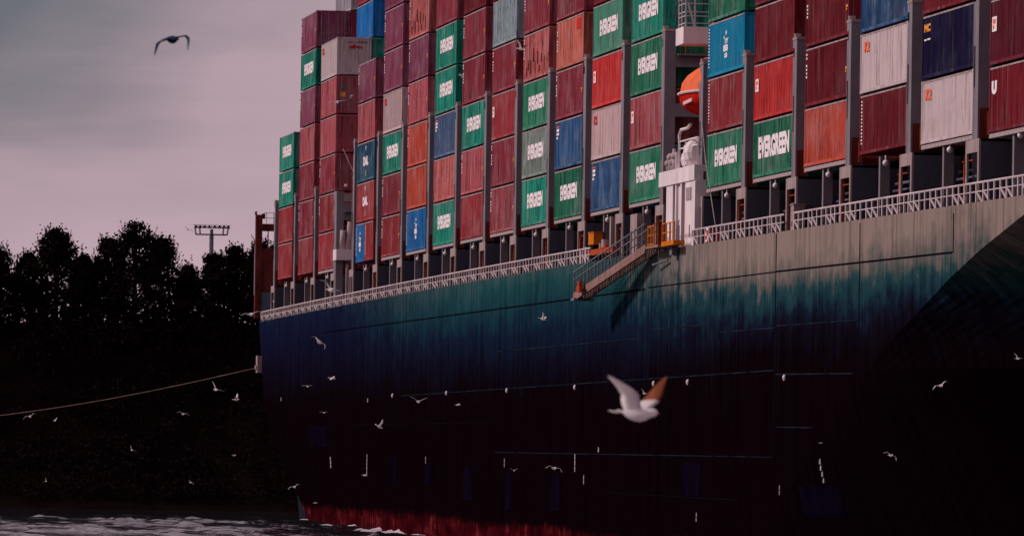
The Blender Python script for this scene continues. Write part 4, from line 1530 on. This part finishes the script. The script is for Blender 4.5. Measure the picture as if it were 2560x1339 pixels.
big = gull_mesh('gull_near', R(42), R(26), .20, (R(44), R(74)), 0.92, ('gull_white', 'gull_white', 'gull_brown', 'gull_beak'), 1.45, 2)  # far wing browned: its shading is put into the colour
dark = gull_mesh('bird_dark', R(2), R(-58), .04, (R(-4), R(-112)), 1.0, ('dark_plumage', 'dark_plumage', 'teal_plumage', 'gull_black'), 1.0, 2)
BIRDS = [
    # x, y, z, pose, (roll, pitch, yaw) deg, size, label
    (538.67, -42.71, 5.88, big, (-10, 3, 48), 1.12, 'largest nearest white gull with raised wings in front of the dark hull'),
    (490.34, -44.02, 11.93, dark, (16, 4, 25), .95, 'dark bird with drooped wings alone in the sky at upper left'),
    (244.78, -10.29, 23.82, 'up', (20, 0, 130), 1.0, 'small white gull passing the red containers high in the tenth stack'),
    (194.00, -14.02, 23.32, 'flat', (8, 0, 5), 1.1, 'pale gull with level wings before the third stack of containers'),
    (223.65, -16.90, 13.02, 'bank', (-22, 0, 20), 1.7, 'white gull with one wing raised above the aft railing'),
    (203.25, -19.10, 12.09, 'glide', (10, 0, 20), 1.25, 'white gull gliding just left of the stern railing'),
    (243.46, -19.24, 10.26, 'down', (35, 20, 150), 1.25, 'bright white gull turning below the aft railing'),
    (234.71, -7.89, 11.61, 'up', (-20, 15, 60), .8, 'small white gull below the lower end of the gangway'),
    (193.69, -14.03, 8.99, 'flat', (15, 10, 70), .8, 'little white gull against the aft hull, upper of a close pair'),
    (173.61, -13.51, 8.70, 'glide', (0, 0, 10), .7, 'little white gull against the aft hull, lower of a close pair'),
    (192.99, -20.01, 8.31, 'vee', (-38, 0, 15), 1.0, 'white gull with tilted wings over the black bank near the towing line'),
    (183.13, -18.16, 7.87, 'up', (15, 0, 70), .8, 'small white gull with lifted wings just below the tilted gull'),
    (224.02, -12.62, 7.69, 'vee', (-4, 0, 6), 1.0, 'white gull with both wings spread wide before the middle of the hull'),
    (204.35, -8.58, 7.67, 'flat', (10, 0, 70), .6, 'tiny white gull right of the wide winged gull'),
    (173.68, -12.60, 7.28, 'arch', (0, 0, 8), .55, 'tiny gull with arched wings above the dark blue patch'),
    (192.78, -21.68, 7.02, 'arch', (-12, 0, 12), .8, 'grey white gull over the bank below the towing line'),
    (191.87, -29.58, 6.77, 'arch', (20, 0, 10), .85, 'dim gull gliding at the far left under the towing line'),
    (152.01, -25.95, 6.66, 'up', (10, 0, 40), .5, 'faint small gull right of the dim gull at far left'),
    (223.78, -14.48, 6.45, 'up', (40, 30, 100), .85, 'white gull flapping in front of the black hull below the wide winged gull'),
    (172.46, -22.93, 5.09, 'vee', (-40, 0, 15), .55, 'faint gull low over the bank in the left third'),
    (173.08, -17.41, 4.90, 'flat', (0, 0, 60), .55, 'tiny flat gull low over the bank near the stern'),
    (151.89, -26.38, 3.23, 'up', (60, 0, 20), .4, 'faintest gull low at the far left'),
    (172.78, -19.72, 3.38, 'arch', (-30, 0, 30), .5, 'tiny gull low over the bank above the water'),
    (223.66, -15.13, 4.10, 'flat', (5, 6, 80), .6, 'small white gull seen side on above the red boot topping'),
    (203.32, -16.75, 3.38, 'arch', (20, 0, 15), .8, 'white gull arching low at the stern'),
    (183.50, -13.88, 2.45, 'flat', (-6, 0, 60), .5, 'tiny gull skimming beside the stern'),
    (224.48, -7.97, 4.44, 'vee', (0, 0, 4), .5, 'small gull with raised wings low in front of the hull'),
    (244.57, -8.41, 4.63, 'down', (-12, 0, 14), 1.0, 'white gull with curved wings low in front of the hull'),
    (294.70, -10.83, 7.77, 'vee', (-25, 0, 25), .5, 'small gull directly behind the raised wing of the largest gull'),
    (325.68, -4.05, 8.02, 'arch', (24, 0, 16), .8, 'white gull with curved wing at right in front of the bow'),
    (325.42, -5.80, 5.47, 'down', (-26, 0, 16), .7, 'white gull with drooping wing low at the right'),
    (326.01, -1.29, 9.04, 'vee', (-24, 0, 30), .55, 'small gull at the right picture edge'),
    (285.56, -2.31, 5.93, 'flat', (-10, 0, 60), .35, 'tiny gull above the long white draught mark'),
    (123.15, -16.41, 18.38, 'arch', (-24, 0, 12), .8, 'little dark gull in the sky beside the light mast'),
    (194.76, -7.67, 24.81, 'down', (-30, 0, 60), .5, 'tiny gull before the gap between seventh and eighth stacks'),
]
for (bx_, by_, bz_, pose, rot, sz, lab) in BIRDS:
    o = place(pose if not isinstance(pose, str) else GM[pose], 'gull' if pose is not dark else 'dark_bird')
    o.location = (bx_, by_, bz_)
    o.rotation_euler = tuple(R(a) for a in rot)
    o.scale = (sz, sz, sz)
    tag(o, lab, 'gull' if pose is not dark else 'bird', 'gulls flying around the ship' if pose is not dark else None)
